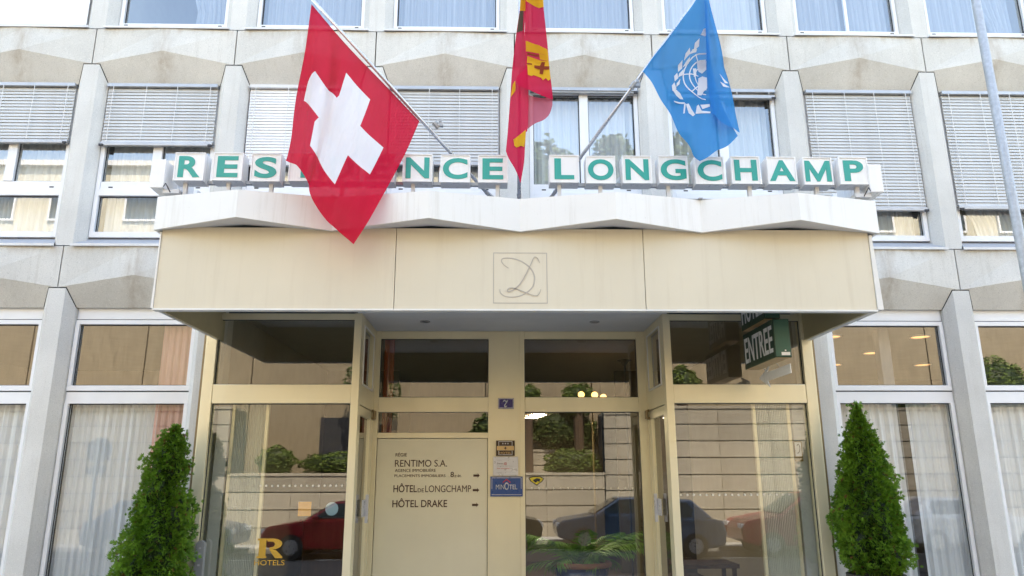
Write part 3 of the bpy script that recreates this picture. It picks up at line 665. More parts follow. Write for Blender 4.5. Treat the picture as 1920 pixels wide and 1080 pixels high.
# ------------------------------------------------------------------ hanging green sign and arrow
hs = empty('hanging_sign', (2.78, -.9, 2.78), 'green hanging box sign reading HOTEL and ENTREE under the canopy', 'sign')
for z0, z1, ya, yb, s, nm in ((2.785, 3.195, -1.40, -.44, 'ENTREE', 'lower_box'), (3.245, 3.66, -1.18, -.42, 'HOTEL', 'upper_box')):
    b = bx(nm, (2.69, ya, z0), (2.865, yb, z1), 'signgreen', hs, .006)
    fr = lambda X, Z, d: (2.69-.001-d, X, Z)
    vs, fs = text_mesh(s, .01); ax, bb = min(v.x for v in vs), max(v.x for v in vs); ay, by = min(v.y for v in vs), max(v.y for v in vs)
    m = MB(); m.add([(2.689-(.004 if v.z > 0 else 0), yb-.05-(v.x-ax)/(bb-ax)*(yb-ya-.09), z0+.06+(v.y-ay)/(by-ay)*(z1-z0-.12)) for v in vs], fs); m.build('lettering', 'flagwhite', b, fixn=False)
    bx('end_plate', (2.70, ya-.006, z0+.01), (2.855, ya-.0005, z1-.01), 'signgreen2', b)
    bx('base_plate', (2.70, ya+.02, z0-.004), (2.855, yb-.02, z0-.0005), 'bronzegold', b)
bx('maker_label', (2.755, -1.412, 2.805), (2.845, -1.4065, 2.838), 'whitebox', hs); bx('label_screw', (2.792, -1.412, 2.85), (2.806, -1.4065, 2.862), 'whitebox', hs)
bx('hanger', (2.76, -.7, 3.197), (2.79, -.66, 3.244), 'grey', hs); bx('hanger', (2.76, -1.1, 3.197), (2.79, -1.06, 3.244), 'grey', hs)
bx('hanger', (2.76, -.7, 3.662), (2.79, -.66, 3.68), 'grey', hs)
arr = empty('arrow_sign', (2.9, -.8, 2.6), 'flat white arrow plate hung below the green ENTREE box', 'sign')
MB().prism([(-1.24, 2.64), (-.55, 2.64), (-.62, 2.56), (-.28, 2.70), (-.62, 2.80), (-.55, 2.74), (-1.24, 2.74)], 0, 2.90, 2.91).build('plate', 'whitebox', arr)
MB().tube([(2.88, -1.0, 2.74), (2.84, -1.0, 2.79)], .004, 5).tube([(2.88, -.6, 2.74), (2.84, -.6, 2.79)], .004, 5).build('hanger', 'grey', arr)

# ------------------------------------------------------------------ flagpoles and flags
def pole(p0, p1, label, clamp=None):
    t = empty('flagpole', p0, label, 'flagpole', 'flagpoles fanned over the canopy'); m = MB(); m.tube([p0, p1], [.021, .017], 10); m.build('shaft', 'steel', t, smooth=True)
    m = MB().tube([Vector(p0)+Vector((0, 0, -.3)), Vector(p0)+Vector((0, 0, .02)), Vector(p0)+(Vector(p1)-Vector(p0)).normalized()*.12], .027, 10); m.build('socket', 'grey', t)
    if clamp:
        c = Vector(clamp); d = (Vector(p1)-Vector(p0)).normalized(); m = MB(); m.tube([c-d*.04, c+d*.04], .032, 8); m.box(tuple(c+Vector((.02, -.03, -.02))), tuple(c+Vector((.075, .02, .02)))); m.box(tuple(c+Vector((.03, -.035, .025))), tuple(c+Vector((.06, .02, .06)))); m.build('clamp', 'galv', t)
    return t
pole((-.28, -1.2, 4.60), (-2.62, -2.44, 6.86), 'slanting steel flagpole carrying the red flag with white cross', (-.91, -1.55, 5.34))
pole((.01, -1.2, 4.55), (.0, -2.40, 6.95), 'middle steel flagpole behind the red and yellow flag')
pole((.35, -1.2, 4.60), (2.25, -2.44, 6.96), 'slanting steel flagpole carrying the light blue flag', (1.24, -1.81, 5.70))
def resample(pl, n):
    P = [Vector(p) for p in pl]; L = [0]
    for i in range(len(P)-1): L.append(L[-1]+(P[i+1]-P[i]).length)
    out = []
    for k in range(n+1):
        s = L[-1]*k/n; i = 0
        while i < len(P)-2 and L[i+1] < s: i += 1
        t = (s-L[i])/max(1e-9, L[i+1]-L[i]); 
        p0, p1, p2, p3 = P[max(i-1, 0)], P[i], P[i+1], P[min(i+2, len(P)-1)]
        out.append(.5*((2*p1)+(-p0+p2)*t+(2*p0-5*p1+4*p2-p3)*t*t+(-p0+3*p1-3*p2+p3)*t**3))
    return out
def coons(m, top, bot, left, right, nu, nv, wave=None, plane=None):
    # top/bot run along u; left/right run along v
    T, B, L, Rr = resample(top, nu), resample(bot, nu), resample(left, nv), resample(right, nv); o = len(m.v); vs = []
    if m.uv is None: m.uv = []
    for j in range(nv+1):
        v = j/nv
        for i in range(nu+1):
            u = i/nu
            p = (1-v)*T[i]+v*B[i]+(1-u)*L[j]+u*Rr[j]-((1-u)*(1-v)*T[0]+u*(1-v)*T[-1]+(1-u)*v*B[0]+u*v*B[-1])
            if plane: p = Vector((p.x, plane(p.z), p.z))
            if wave: p = p+Vector((0, wave(u, v, p), 0))
            vs.append(p); m.uv.append((u, v))
    m.add(vs, [(j*(nu+1)+i, j*(nu+1)+i+1, (j+1)*(nu+1)+i+1, (j+1)*(nu+1)+i) for j in range(nv) for i in range(nu)])
# --- red flag with white cross: u along the hoist, v along the fly
def swiss_mat():
    m, t, p = new_mat('red_flag_cloth'); t.nodes.remove(p); out = t.nodes['Material Output']
    uvn = t.nodes.new('ShaderNodeUVMap'); sx = t.nodes.new('ShaderNodeSeparateXYZ'); t.links.new(uvn.outputs[0], sx.inputs[0])
    q_ = math_n(t, 'DIVIDE', math_n(t, 'SUBTRACT', sx.outputs[0], .25), .20); hump = math_n(t, 'EXPONENT', math_n(t, 'MULTIPLY', math_n(t, 'MULTIPLY', q_, q_), -1))
    uu = math_n(t, 'MULTIPLY_ADD', math_n(t, 'MULTIPLY', hump, rng(t, sx.outputs[1], .36, .66, .01, .20)), 1.0, sx.outputs[0])
    du = math_n(t, 'ABSOLUTE', math_n(t, 'SUBTRACT', uu, .5)); dv = math_n(t, 'ABSOLUTE', math_n(t, 'SUBTRACT', sx.outputs[1], .5))
    a = math_n(t, 'MULTIPLY', math_n(t, 'LESS_THAN', du, .108), math_n(t, 'LESS_THAN', dv, .318))
    b = math_n(t, 'MULTIPLY', math_n(t, 'LESS_THAN', dv, .108), math_n(t, 'LESS_THAN', du, .325))
    f = math_n(t, 'MAXIMUM', a, b)
    red = mix_col(t, noise(t, objco(t), 3, 4), (.56, .010, .035), (.70, .018, .06))
    c = mix_col(t, f, red, (.86, .86, .88))
    d = t.nodes.new('ShaderNodeBsdfDiffuse'); tl = t.nodes.new('ShaderNodeBsdfTranslucent'); t.links.new(c, d.inputs[0]); t.links.new(c, tl.inputs[0])
    wv = t.nodes.new('ShaderNodeBump'); wv.inputs['Strength'].default_value = .8; wv.inputs['Distance'].default_value = .03
    t.links.new(noise(t, mapping(t, uvn.outputs[0], (9, 1.3, 1)), 2, 3), wv.inputs['Height']); t.links.new(wv.outputs[0], d.inputs['Normal'])
    m1 = t.nodes.new('ShaderNodeMixShader'); m1.inputs[0].default_value = .35; t.links.new(d.outputs[0], m1.inputs[1]); t.links.new(tl.outputs[0], m1.inputs[2])
    tr = t.nodes.new('ShaderNodeBsdfTransparent'); tr.inputs[0].default_value = (1, .5, .55, 1); m2 = t.nodes.new('ShaderNodeMixShader'); m2.inputs[0].default_value = .09
    t.links.new(m1.outputs[0], m2.inputs[1]); t.links.new(tr.outputs[0], m2.inputs[2]); t.links.new(m2.outputs[0], out.inputs[0]); return m
AB = [(-2.2, -2.17, 6.41), (-1.85, -1.98, 6.05), (-1.47, -1.78, 5.71), (-1.09, -1.62, 5.35)]
AD = [(-2.2, -2.17, 6.41), (-2.22, -2.2, 5.93), (-2.24, -2.22, 5.61), (-2.27, -2.25, 5.15), (-2.28, -2.28, 4.81), (-2.3, -2.3, 4.57)]
DC = [(-2.3, -2.3, 4.57), (-2.19, -2.3, 4.51), (-2.09, -2.3, 4.38), (-2.01, -2.3, 4.16), (-1.88, -2.32, 3.97), (-1.74, -2.32, 3.84), (-1.6, -2.32, 3.72)]
BC = [(-1.09, -1.62, 5.35), (-1.17, -1.8, 4.99), (-1.26, -2.0, 4.62), (-1.36, -2.15, 4.28), (-1.46, -2.28, 3.98), (-1.6, -2.32, 3.72)]
m = MB()
def sw(u, v, p):
    k = 1.5*(math.sin(math.pi*min(1, v*1.6))*.5+.5*v)
    return k*(-.10*math.exp(-((u-.10-.05*v)/.055)**2)+.075*math.exp(-((u-.20-.10*v)/.05)**2)-.045*math.exp(-((u-.36-.06*v)/.07)**2)+.03*math.exp(-((u-.62)/.10)**2)+.010*math.sin(u*26+v*4))+.022*math.sin(v*9+u*5)*v+.006*math.sin(u*47-v*13)*v
coons(m, AB, DC, AD, BC, 44, 40, sw)
sf = m.build('national_flag', swiss_mat(), smooth=True, fixn=False)
tag(sf, 'red flag with a white cross hanging from the left pole', 'flag', 'flags hung over the canopy')
# --- blue flag with white emblem
def Yb(z): return -1.99-.6*max(0, z-5.82)
def wv2(x, z): return .022*math.sin(x*13+z*2.2)+.012*math.sin(x*29-z*3)
def lay(p): return (p[0], Yb(p[-1]), p[-1])
uf = empty('blue_flag', (1.8, -2, 4.74), 'light blue flag with a white globe and wreath emblem on the right pole', 'flag', 'flags hung over the canopy')
ul = [(1.89, 6.54), (1.83, 6.4), (1.66, 6.18), (1.48, 5.98), (1.31, 5.76)]
ub = [(1.31, 5.76), (1.4, 5.61), (1.5, 5.42), (1.59, 5.25), (1.66, 5.08), (1.76, 4.91), (1.8, 4.8), (1.86, 4.74)]
uft = [(1.89, 6.54), (1.95, 6.35), (2.0, 6.1), (2.06, 5.8), (2.12, 5.5), (2.2, 5.2), (2.28, 5.03)]
ub2 = [(1.86, 4.74), (1.94, 4.77), (2.05, 4.86), (2.17, 4.92), (2.28, 5.03)]
m = MB(); coons(m, [lay(p) for p in ul], [lay(p) for p in reversed(ub2)][0:0] or [lay(p) for p in [(2.28, 5.03), (2.17, 4.92), (2.05, 4.86), (1.94, 4.77), (1.86, 4.74)]], [lay(p) for p in uft], [lay(p) for p in ub], 26, 34, lambda u, v, p: wv2(p.x, p.z), Yb)
m.build('main_cloth', 'flagblue', uf, smooth=True, fixn=False)
fl = [(1.88, 6.53), (1.93, 6.38), (1.97, 6.13), (2.0, 5.9), (2.005, 5.68), (2.01, 5.42), (2.02, 5.27)]
frr = [(1.89, 6.54), (1.97, 6.4), (2.06, 6.18), (2.17, 5.9), (2.24, 5.55), (2.27, 5.27), (2.3, 5.06)]
fb = [(2.02, 5.27), (2.07, 5.17), (2.15, 5.11), (2.24, 5.09), (2.3, 5.06)]
m = MB(); coons(m, [lay((1.88, 6.53)), lay((1.885, 6.535)), lay((1.89, 6.54))], [lay(p) for p in fb], [lay(p) for p in fl], [lay(p) for p in frr], 12, 34,
    lambda u, v, p: wv2(p.x, p.z)*(1-.5*u)-.005-.085*math.sin(math.pi*min(1, u*1.15))**.8*min(1, v*3), Yb)
m.build('folded_cloth', 'flagblue', uf, smooth=True, fixn=False)
def decal(polys, parent, name, mat, off=-.007, wave=wv2, cut=.035):
    bm = bmesh.new()
    for poly in polys:
        try: bm.faces.new([bm.verts.new((p[0], p[-1], 0)) for p in poly])
        except ValueError: pass
    bmesh.ops.triangulate(bm, faces=bm.faces)
    for _ in range(3):
        ed = [e for e in bm.edges if e.calc_length() > cut*1.5]
        if not ed: break
        bmesh.ops.subdivide_edges(bm, edges=ed, cuts=1); bmesh.ops.triangulate(bm, faces=bm.faces)
    m = MB(); bm.verts.ensure_lookup_table(); bm.verts.index_update()
    m.add([(v.co.x, Yb(v.co.y)+wave(v.co.x, v.co.y)+off, v.co.y) for v in bm.verts], [tuple(v.index for v in f.verts) for f in bm.faces]); bm.free()
    return m.build(name, mat, parent, fixn=False)
LEAF = [[(1.91, 6.1), (1.94, 6.16), (2.0, 6.18), (2.0, 6.12), (1.96, 6.1)], [(1.84, 5.94), (1.85, 6.02), (1.9, 6.07), (1.9, 6.0)], [(1.75, 5.87), (1.76, 5.93), (1.8, 5.98), (1.81, 5.93)], [(1.80, 5.92), (1.83, 5.965), (1.88, 5.97), (1.87, 5.94)],
 [(1.69, 5.76), (1.69, 5.83), (1.735, 5.88), (1.735, 5.80)], [(1.74, 5.81), (1.77, 5.86), (1.81, 5.90), (1.80, 5.84)], [(1.65, 5.65), (1.645, 5.71), (1.68, 5.75), (1.69, 5.69)], [(1.69, 5.70), (1.70, 5.74), (1.75, 5.79), (1.735, 5.72)],
 [(1.62, 5.54), (1.615, 5.60), (1.645, 5.64), (1.665, 5.57)], [(1.665, 5.59), (1.67, 5.63), (1.71, 5.68), (1.70, 5.62)], [(1.62, 5.55), (1.65, 5.57), (1.70, 5.52), (1.73, 5.44), (1.70, 5.45), (1.66, 5.49)], [(1.63, 5.43), (1.74, 5.405), (1.74, 5.385), (1.63, 5.415)], [(1.72, 5.28), (1.735, 5.39), (1.75, 5.39), (1.735, 5.28)],
 [(1.75, 5.38), (1.775, 5.38), (1.80, 5.31), (1.835, 5.25), (1.81, 5.23), (1.77, 5.27)], [(1.86, 5.35), (1.88, 5.37), (1.91, 5.30), (2.0, 5.29), (2.0, 5.27), (1.9, 5.27), (1.84, 5.26)], [(1.9, 5.37), (2.0, 5.38), (2.0, 5.35), (1.92, 5.32)]]
decal(LEAF, uf, 'wreath', 'flagwhite')
def arc(cx, cz, r, a0, a1, w, n=18):
    return [[(cx+(r+s*w/2)*math.cos(a), cz+(r+s*w/2)*math.sin(a)) for a, s in ((t0, -1), (t1, -1), (t1, 1), (t0, 1))] for t0, t1 in ((a0+(a1-a0)*k/n, a0+(a1-a0)*(k+1)/n) for k in range(n))]
GL = []
for r in (.26, .20, .14): GL += arc(2.0, 5.69, r, R(92), R(262), .012)
for k in range(3):
    a = R(120+k*52); GL.append([(2.0+.10*math.cos(a)-.006*math.sin(a), 5.69+.10*math.sin(a)+.006*math.cos(a)), (2.0+.26*math.cos(a)-.006*math.sin(a), 5.69+.26*math.sin(a)+.006*math.cos(a)), (2.0+.26*math.cos(a)+.006*math.sin(a), 5.69+.26*math.sin(a)-.006*math.cos(a)), (2.0+.10*math.cos(a)+.006*math.sin(a), 5.69+.10*math.sin(a)-.006*math.cos(a))])
decal(GL, uf, 'globe_grid', 'flagwhite', -.009)
decal([[(1.89, 5.86), (1.93, 5.885), (1.998, 5.88), (2.0, 5.80), (1.95, 5.75), (1.91, 5.76), (1.9, 5.79)], [(1.9, 5.68), (1.95, 5.715), (1.998, 5.70), (1.99, 5.57), (1.95, 5.53), (1.92, 5.48), (1.87, 5.47), (1.885, 5.58)], [(1.84, 5.78), (1.88, 5.79), (1.875, 5.70), (1.845, 5.68)]], uf, 'continents', 'flagwhite', -.011)
decal([[(2.11, 5.70), (2.14, 5.66), (2.19, 5.58), (2.16, 5.59)], [(2.11, 5.61), (2.15, 5.585), (2.20, 5.53), (2.14, 5.555)]], uf, 'wreath_tip', 'flagwhite', -.098)
# --- red and yellow city flag, furled on the middle pole
gf = empty('city_flag', (0, -2, 4.5), 'furled red and yellow flag with a golden key on the middle pole', 'flag', 'flags hung over the canopy')
def wv3(x, z): return .02*math.sin(x*19+z*1.7)
def wL(u, v, p): return wv3(p.x, p.z)+.03
m = MB(); coons(m, [lay(p) for p in ((-.0, 6.43), (.035, 6.43), (.07, 6.43))], [lay(p) for p in ((-.15, 4.84), (-.05, 4.97), (.06, 5.06))],
    [lay(p) for p in ((-.0, 6.43), (-.01, 6.29), (-.04, 6.11), (-.08, 5.81), (-.1, 5.5), (-.13, 5.06), (-.15, 4.84))], [lay(p) for p in ((.07, 6.43), (.06, 6.29), (.045, 6.11), (.08, 5.81), (.09, 5.49), (.08, 5.11), (.06, 5.06))], 10, 40, wL, Yb)
coons(m, [lay(p) for p in ((-.15, 4.84), (-.05, 4.97), (.06, 5.06))], [lay(p) for p in ((-.002, 4.5), (0, 4.499), (.002, 4.5))], [lay(p) for p in ((-.15, 4.84), (-.12, 4.76), (-.06, 4.66), (-.02, 4.57), (-.002, 4.5))],
    [lay(p) for p in ((.06, 5.06), (.05, 4.9), (.04, 4.73), (.02, 4.6), (.002, 4.5))], 10, 14, wL, Yb)
m.build('inner_fold', 'flagred', gf, smooth=True, fixn=False)
def wB(u, v, p): return wv3(p.x, p.z)+.05-.05*u
def wR(u, v, p): return wv3(p.x, p.z)-.05*math.sin(math.pi*(.15+.7*u))-.02
m = MB(); coons(m, [lay(p) for p in ((.04, 6.43), (.13, 6.435), (.22, 6.44))], [lay(p) for p in ((-.04, 5.62), (-.01, 5.55), (.06, 5.5), (.15, 5.46), (.24, 5.44), (.34, 5.40))],
    [lay(p) for p in ((.04, 6.43), (.05, 6.32), (.045, 6.04), (.06, 5.89), (.05, 5.75), (-.03, 5.67), (-.04, 5.62))], [lay(p) for p in ((.22, 6.44), (.24, 6.29), (.27, 6.1), (.3, 5.89), (.32, 5.68), (.34, 5.46), (.34, 5.40))], 16, 34, wR, Yb)
m.build('outer_fold', 'flagred', gf, smooth=True, fixn=False)
MAT['flagred2'] = cloth('flag_red_back', (.62, .14, .20), .5, .05, .2)
m = MB(); coons(m, [lay(p) for p in ((.09, 5.49), (.15, 5.47), (.24, 5.46), (.335, 5.46))], [lay(p) for p in ((.08, 5.1), (.16, 5.16), (.25, 5.21), (.31, 5.27), (.34, 5.36))], [lay(p) for p in ((.09, 5.49), (.085, 5.3), (.08, 5.1))], [lay(p) for p in ((.335, 5.46), (.341, 5.41), (.34, 5.36))], 14, 12, wB, Yb)
m.build('turned_hem', 'flagred2', gf, smooth=True, fixn=False)
wd3 = lambda x, z: wv3(x, z)-.078
decal([[(.05, 6.43), (.22, 6.44), (.238, 6.29), (.19, 6.285), (.12, 6.305), (.055, 6.325)]], gf, 'yellow_field', 'flaggold', -.0, wd3)
decal([[(.0, 6.43), (.05, 6.43), (.052, 6.29), (-.008, 6.29)]], gf, 'yellow_edge', 'flaggold', .0, lambda x, z: wv3(x, z)+.02)
KEY = [[(.055, 5.99), (.11, 5.98), (.2, 5.97), (.285, 5.93), (.295, 5.88), (.21, 5.90), (.06, 5.90)], [(.20, 5.90), (.295, 5.88), (.30, 5.83), (.21, 5.85)], [(.075, 5.86), (.30, 5.83), (.31, 5.75), (.07, 5.77)], [(.075, 5.77), (.31, 5.75), (.32, 5.62), (.295, 5.605), (.27, 5.64), (.24, 5.615), (.22, 5.645), (.14, 5.66), (.12, 5.645), (.08, 5.655)]]
decal(KEY, gf, 'golden_key', 'flaggold', -.0, wd3)
CR = [[(.15, 5.775), (.21, 5.78), (.23, 5.825), (.265, 5.82), (.255, 5.775), (.31, 5.765), (.305, 5.73), (.25, 5.735), (.24, 5.68), (.205, 5.685), (.21, 5.735), (.15, 5.745)], [(.07, 5.79), (.125, 5.79), (.125, 5.775), (.07, 5.775)], [(.07, 5.885), (.2, 5.885), (.2, 5.868), (.07, 5.868)]]
decal(CR, gf, 'key_ward', 'flagbrown', -.006, wd3)
for bit_ in ([(-.075, 5.62), (-.05, 5.66), (-.045, 5.58), (-.05, 5.54), (-.095, 5.47), (-.088, 5.54)], [(-.07, 4.98), (-.01, 5.03), (.058, 5.08), (.055, 4.98), (.04, 4.89), (.01, 4.91), (-.04, 4.89), (-.06, 4.91)]): decal([bit_], gf, 'golden_bit', 'flaggold', -.006, lambda x, z: wv3(x, z)+.024)
decal([[(-.008, 6.285), (.03, 6.29), (.028, 6.12), (-.035, 6.11)]], gf, 'black_patch', 'flagblack', -.006, lambda x, z: wv3(x, z)+.024)

# ------------------------------------------------------------------ blinds
def blind(i, zt, zbot, label, step, mat, tilt=.32, group='venetian blinds outside the first-floor windows'):
    xl, xr = bay_x(i)+.215, bay_x(i)+MOD-.215; y = .105
    t = empty('venetian_blind', ((xl+xr)/2, y, zbot), label, 'blind', group)
    bx('head_box', (xl, y-.045, zt-.045), (xr, y+.045, zt), 'grey' if mat == 'slat' else 'sillwhite', t)
    ca, sa = math.cos(tilt), math.sin(tilt); d = step*.62
    first = None; z = zt-.06-step/2; zs = []
    while z > zbot+.05: zs.append(z); z -= step
    for k, z in enumerate(zs):
        if first is None:
            pts = []
            for s in (-1, -.33, .33, 1): pts.append((y+s*d*sa*.9, z-s*d*ca*-1*.0+(-s)*d*ca*(-1)+.004*(1-s*s)))
            m = MB(); vs = []; 
            for (yy, zz_) in pts: vs += [(xl+.004, yy-.0, zz_), (xr-.004, yy, zz_)]
            n = len(vs); vs2 = [(v[0], v[1]+.0015, v[2]-.0015) for v in vs]
            m.add(vs+vs2, [(2*q, 2*q+1, 2*q+3, 2*q+2) for q in range(3)]+[(n+2*q, n+2*q+2, n+2*q+3, n+2*q+1) for q in range(3)]+[(0, n, n+1, 1), (6, 7, n+7, n+6)])
            first = m.build('slat', mat, t); z00 = z
        else: inst(first, 'slat', t, (random.uniform(-.002, .002), 0, z-z00+random.uniform(-.0022, .0022)))
    bx('bottom_rail', (xl, y-.028, zbot), (xr, y+.028, zbot+.05), 'grey' if mat == 'slat' else 'sillwhite', t, .006)
    for fx in (.06, .36, .64, .94):
        x = xl+(xr-xl)*fx; bx('ladder_cord', (x-.004, y-.047, zbot+.05), (x+.004, y-.044, zt-.046), 'sillwhite', t)
    for x in (xl+.0, xr-.05): bx('guide_clip', (x, y-.05, zbot-.015), (x+.05, y-.029, zbot+.012), 'gasket', t)
blind(1, 6.73, 5.86, 'half lowered blind in the first-floor window farthest left of the canopy', .046, 'slat')
blind(2, 6.73, 5.83, 'half lowered blind behind and left of the R letter box', .046, 'slat')
blind(3, 6.73, 5.56, 'pale closed blind behind the E and S letter boxes left of the red flag', .042, 'slatw', .30)
blind(4, 6.73, 5.58, 'lowered blind between the red flag and the furled flag', .046, 'slat')
blind(7, 6.73, 4.975, 'long blind almost fully down behind the M and P letter boxes', .046, 'slat')
blind(8, 6.73, 5.0, 'long blind almost fully down behind the grey street pole', .046, 'slat')
blind(5, 6.73, 6.66, 'blind drawn fully up over the window right of the furled flag', .03, 'slat')
blind(6, 6.73, 6.60, 'blind drawn up above the window behind the blue flag', .03, 'slat')
# white closed shutter on the second floor, far left
xl, xr = bay_x(1)+.21, bay_x(2)-.21
sh = empty('roller_shutter', ((xl+xr)/2, .1, 7.62), 'closed white roller shutter in the top left window', 'shutter')
for k in range(30):
    if k == 0: f0 = MB().box((xl, .085, 7.66), (xr, .10, 7.7305)).build('slat', 'white', sh, .002); 
    else: inst(f0, 'slat', sh, (0, 0, .072*k))
bx('bottom_rail', (xl, .078, 7.625), (xr, .105, 7.658), 'white', sh)

# ------------------------------------------------------------------ curtains
def curtain(x0, x1, z0, z1, y, label, mat='sheer', folds=11, amp=.03, tie=None, name='sheer_curtain', group=None, seed=0):
    rnd = random.Random(seed+int(x0*100)+int(z0*10)); nx = max(24, folds*8); nz = 10; m = MB(); vs = []
    ph = [rnd.uniform(0, 6.28) for _ in range(4)]
    for j in range(nz+1):
        v = j/nz; z = z0+(z1-z0)*v
        for i in range(nx+1):
            u = i/nx; x = x0+(x1-x0)*u
            d = amp*(.6*math.sin(u*folds*6.283+ph[0]+.8*math.sin(u*5+ph[1]))+.4*math.sin(u*folds*2.3*6.283+ph[2]+v*1.2))*(1.1-.3*v)
            if tie:      # gathered to one side at half height
                tz, side, amt = tie; k = math.exp(-((z-tz)/.55)**2)*amt if z > tz else amt*(1-.25*min(1, (tz-z)/.8))
                x = x+(x1-x)*k if side > 0 else x+(x0-x)*k
            vs.append((x, y+d, z))
    m.add(vs, [(j*(nx+1)+i, j*(nx+1)+i+1, (j+1)*(nx+1)+i+1, (j+1)*(nx+1)+i) for j in range(nz) for i in range(nx)])
    o = m.build(name, mat, smooth=True, fixn=False); tag(o, label, 'curtain', group); return o
G2 = 'sheer curtains in the second-floor windows'
def bl(i, a=0.0, b=1.0): xl, xr = bay_x(i)+.25, bay_x(i)+MOD-.25; return xl+(xr-xl)*a, xl+(xr-xl)*b
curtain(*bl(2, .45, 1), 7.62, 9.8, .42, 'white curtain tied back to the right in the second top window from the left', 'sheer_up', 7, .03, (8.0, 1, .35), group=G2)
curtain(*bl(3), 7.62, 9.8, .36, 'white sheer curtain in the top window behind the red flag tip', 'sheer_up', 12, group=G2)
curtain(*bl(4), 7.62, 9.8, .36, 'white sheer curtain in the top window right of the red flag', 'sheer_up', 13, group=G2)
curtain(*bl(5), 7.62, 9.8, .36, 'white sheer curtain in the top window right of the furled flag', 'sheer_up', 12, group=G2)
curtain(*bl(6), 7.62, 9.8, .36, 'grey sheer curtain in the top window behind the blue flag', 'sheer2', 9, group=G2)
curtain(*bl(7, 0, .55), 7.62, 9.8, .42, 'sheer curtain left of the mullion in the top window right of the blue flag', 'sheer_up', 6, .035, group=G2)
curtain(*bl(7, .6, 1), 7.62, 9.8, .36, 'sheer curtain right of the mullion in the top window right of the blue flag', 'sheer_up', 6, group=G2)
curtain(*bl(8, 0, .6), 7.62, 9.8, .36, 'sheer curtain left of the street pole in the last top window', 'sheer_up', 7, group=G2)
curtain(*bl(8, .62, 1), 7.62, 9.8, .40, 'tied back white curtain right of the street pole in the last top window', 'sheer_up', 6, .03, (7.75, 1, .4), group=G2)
G1 = 'sheer curtains in the first-floor windows'
W1 = {0: ('outside', None), 1: ('white sheer curtain under the blind in the far left first-floor window', 'sheer'), 2: ('white sheer curtain behind the R letter box', 'sheer'), 3: ('white sheer curtain under the pale closed blind', 'sheer'),
      4: ('white sheer curtain under the blind behind the N and C letter boxes', 'sheer'), 5: ('white sheer curtain in the open window above the L and O boxes', 'sheer'), 6: ('white sheer curtain in the open window under the blue flag', 'sheer2'),
      7: ('pale sheer curtain below the long blind right of the P box', 'sheer'), 8: ('white tied curtain below the blind behind the street pole', 'sheer')}
for i, (lb, mt) in W1.items():
    if not mt: continue
    curtain(*bl(i), 4.45, 6.72, .38, lb, mt, 11, group=G1, tie=(4.7, 1, .25) if i == 8 else None)
curtain(*bl(2, .06, .5), 4.5, 6.7, .55, 'cream drape behind the sheer curtain left of the R letter box', 'sheer3', 5, .03, name='cream_drape', group=G1)
curtain(*bl(1, .25, .6), 4.5, 6.7, .55, 'cream drape behind the sheer curtain in the far left first-floor window', 'sheer3', 5, .03, name='cream_drape', group=G1)
curtain(*bl(8, .0, .3), 4.5, 6.7, .55, 'cream drape beside the tied curtain behind the street pole', 'sheer3', 5, .03, name='cream_drape', group=G1)
G0 = 'sheer curtains in the ground-floor windows'
for i, lb in ((1, 'white sheer curtain in the far left ground-floor window'), (2, 'white sheer curtain in the ground-floor window behind the left conifer'), (7, 'white sheer curtain in the ground-floor window behind the right conifer'), (8, 'white sheer curtain in the far right ground-floor window')):
    if i == 7:
        curtain(4.03, 4.82, -.2, 2.50, .30, 'white sheer curtain left of the dark column behind the right conifer', 'sheer', 6, .035, group=G0); curtain(4.95, 5.53, -.2, 2.50, .30, 'white sheer curtain right of the dark column behind the right conifer', 'sheer', 5, .035, group=G0); continue
    curtain(*bl(i, -.02, .74 if i == 2 else 1.02), -.2, 2.50, .30, lb, 'sheer', 11, .035, group=G0)
curtain(*bl(2, .72, 1.06), -.2, 3.6, .29, 'pink drape at the right edge of the window behind the left conifer', 'pink', 5, .03, name='pink_drape')
curtain(-1.80, -1.66, -.2, 3.5, 1.25, 'narrow red drape at the left edge of the glass above the directory board', 'redcurt', 2, .02, name='red_drape')

# ------------------------------------------------------------------ ground floor interior
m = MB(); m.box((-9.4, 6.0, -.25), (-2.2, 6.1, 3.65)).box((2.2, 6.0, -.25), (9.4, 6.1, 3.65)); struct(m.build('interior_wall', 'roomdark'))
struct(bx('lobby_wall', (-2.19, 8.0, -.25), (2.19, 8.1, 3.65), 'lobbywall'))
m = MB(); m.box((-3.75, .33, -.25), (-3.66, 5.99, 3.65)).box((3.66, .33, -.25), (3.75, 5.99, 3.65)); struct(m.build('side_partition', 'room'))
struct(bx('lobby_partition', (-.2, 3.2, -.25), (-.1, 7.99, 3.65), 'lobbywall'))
for sx, xa, xb, lb in ((-1, -3.36, -3.00, 'ribbed pale screen behind the left glass bay beside the decal'), (1, 2.92, 3.30, 'ribbed pale screen behind the right glass bay')):
    t = empty('ribbed_screen', ((xa+xb)/2, .35, -.25), lb, 'screen'); n = 18
    m = MB(); vs = []
    for k in range(2*n+1):
        x = xa+(xb-xa)*k/(2*n); vs += [(x, .0+(.016 if k % 2 else 0), -.25), (x, .0+(.016 if k % 2 else 0), 2.5)]
    m.add(vs, [(2*k, 2*k+2, 2*k+3, 2*k+1) for k in range(2*n)]); m.build('ribbed_sheet', 'ribs', t, fixn=False)
    for x in (xa-.02, xb+.02): bx('edge_strip', (x-.018, -.015, -.25), (x+.018, .03, 2.5), 'gold', t)
    jx = xa-.14 if sx < 0 else xb+.14
    tag(bx('grey_jamb', (jx-.07, .0, -.25), (jx+.07, .30, 2.52), 'greyjamb'), 'grey steel jamb inside the %s glass bay' % ('left' if sx < 0 else 'right'), 'jamb')
nt_ = empty('door_notice', (3.40, -.01, 1.85), 'small framed monogram notice on the grey jamb in the right glass bay', 'notice')
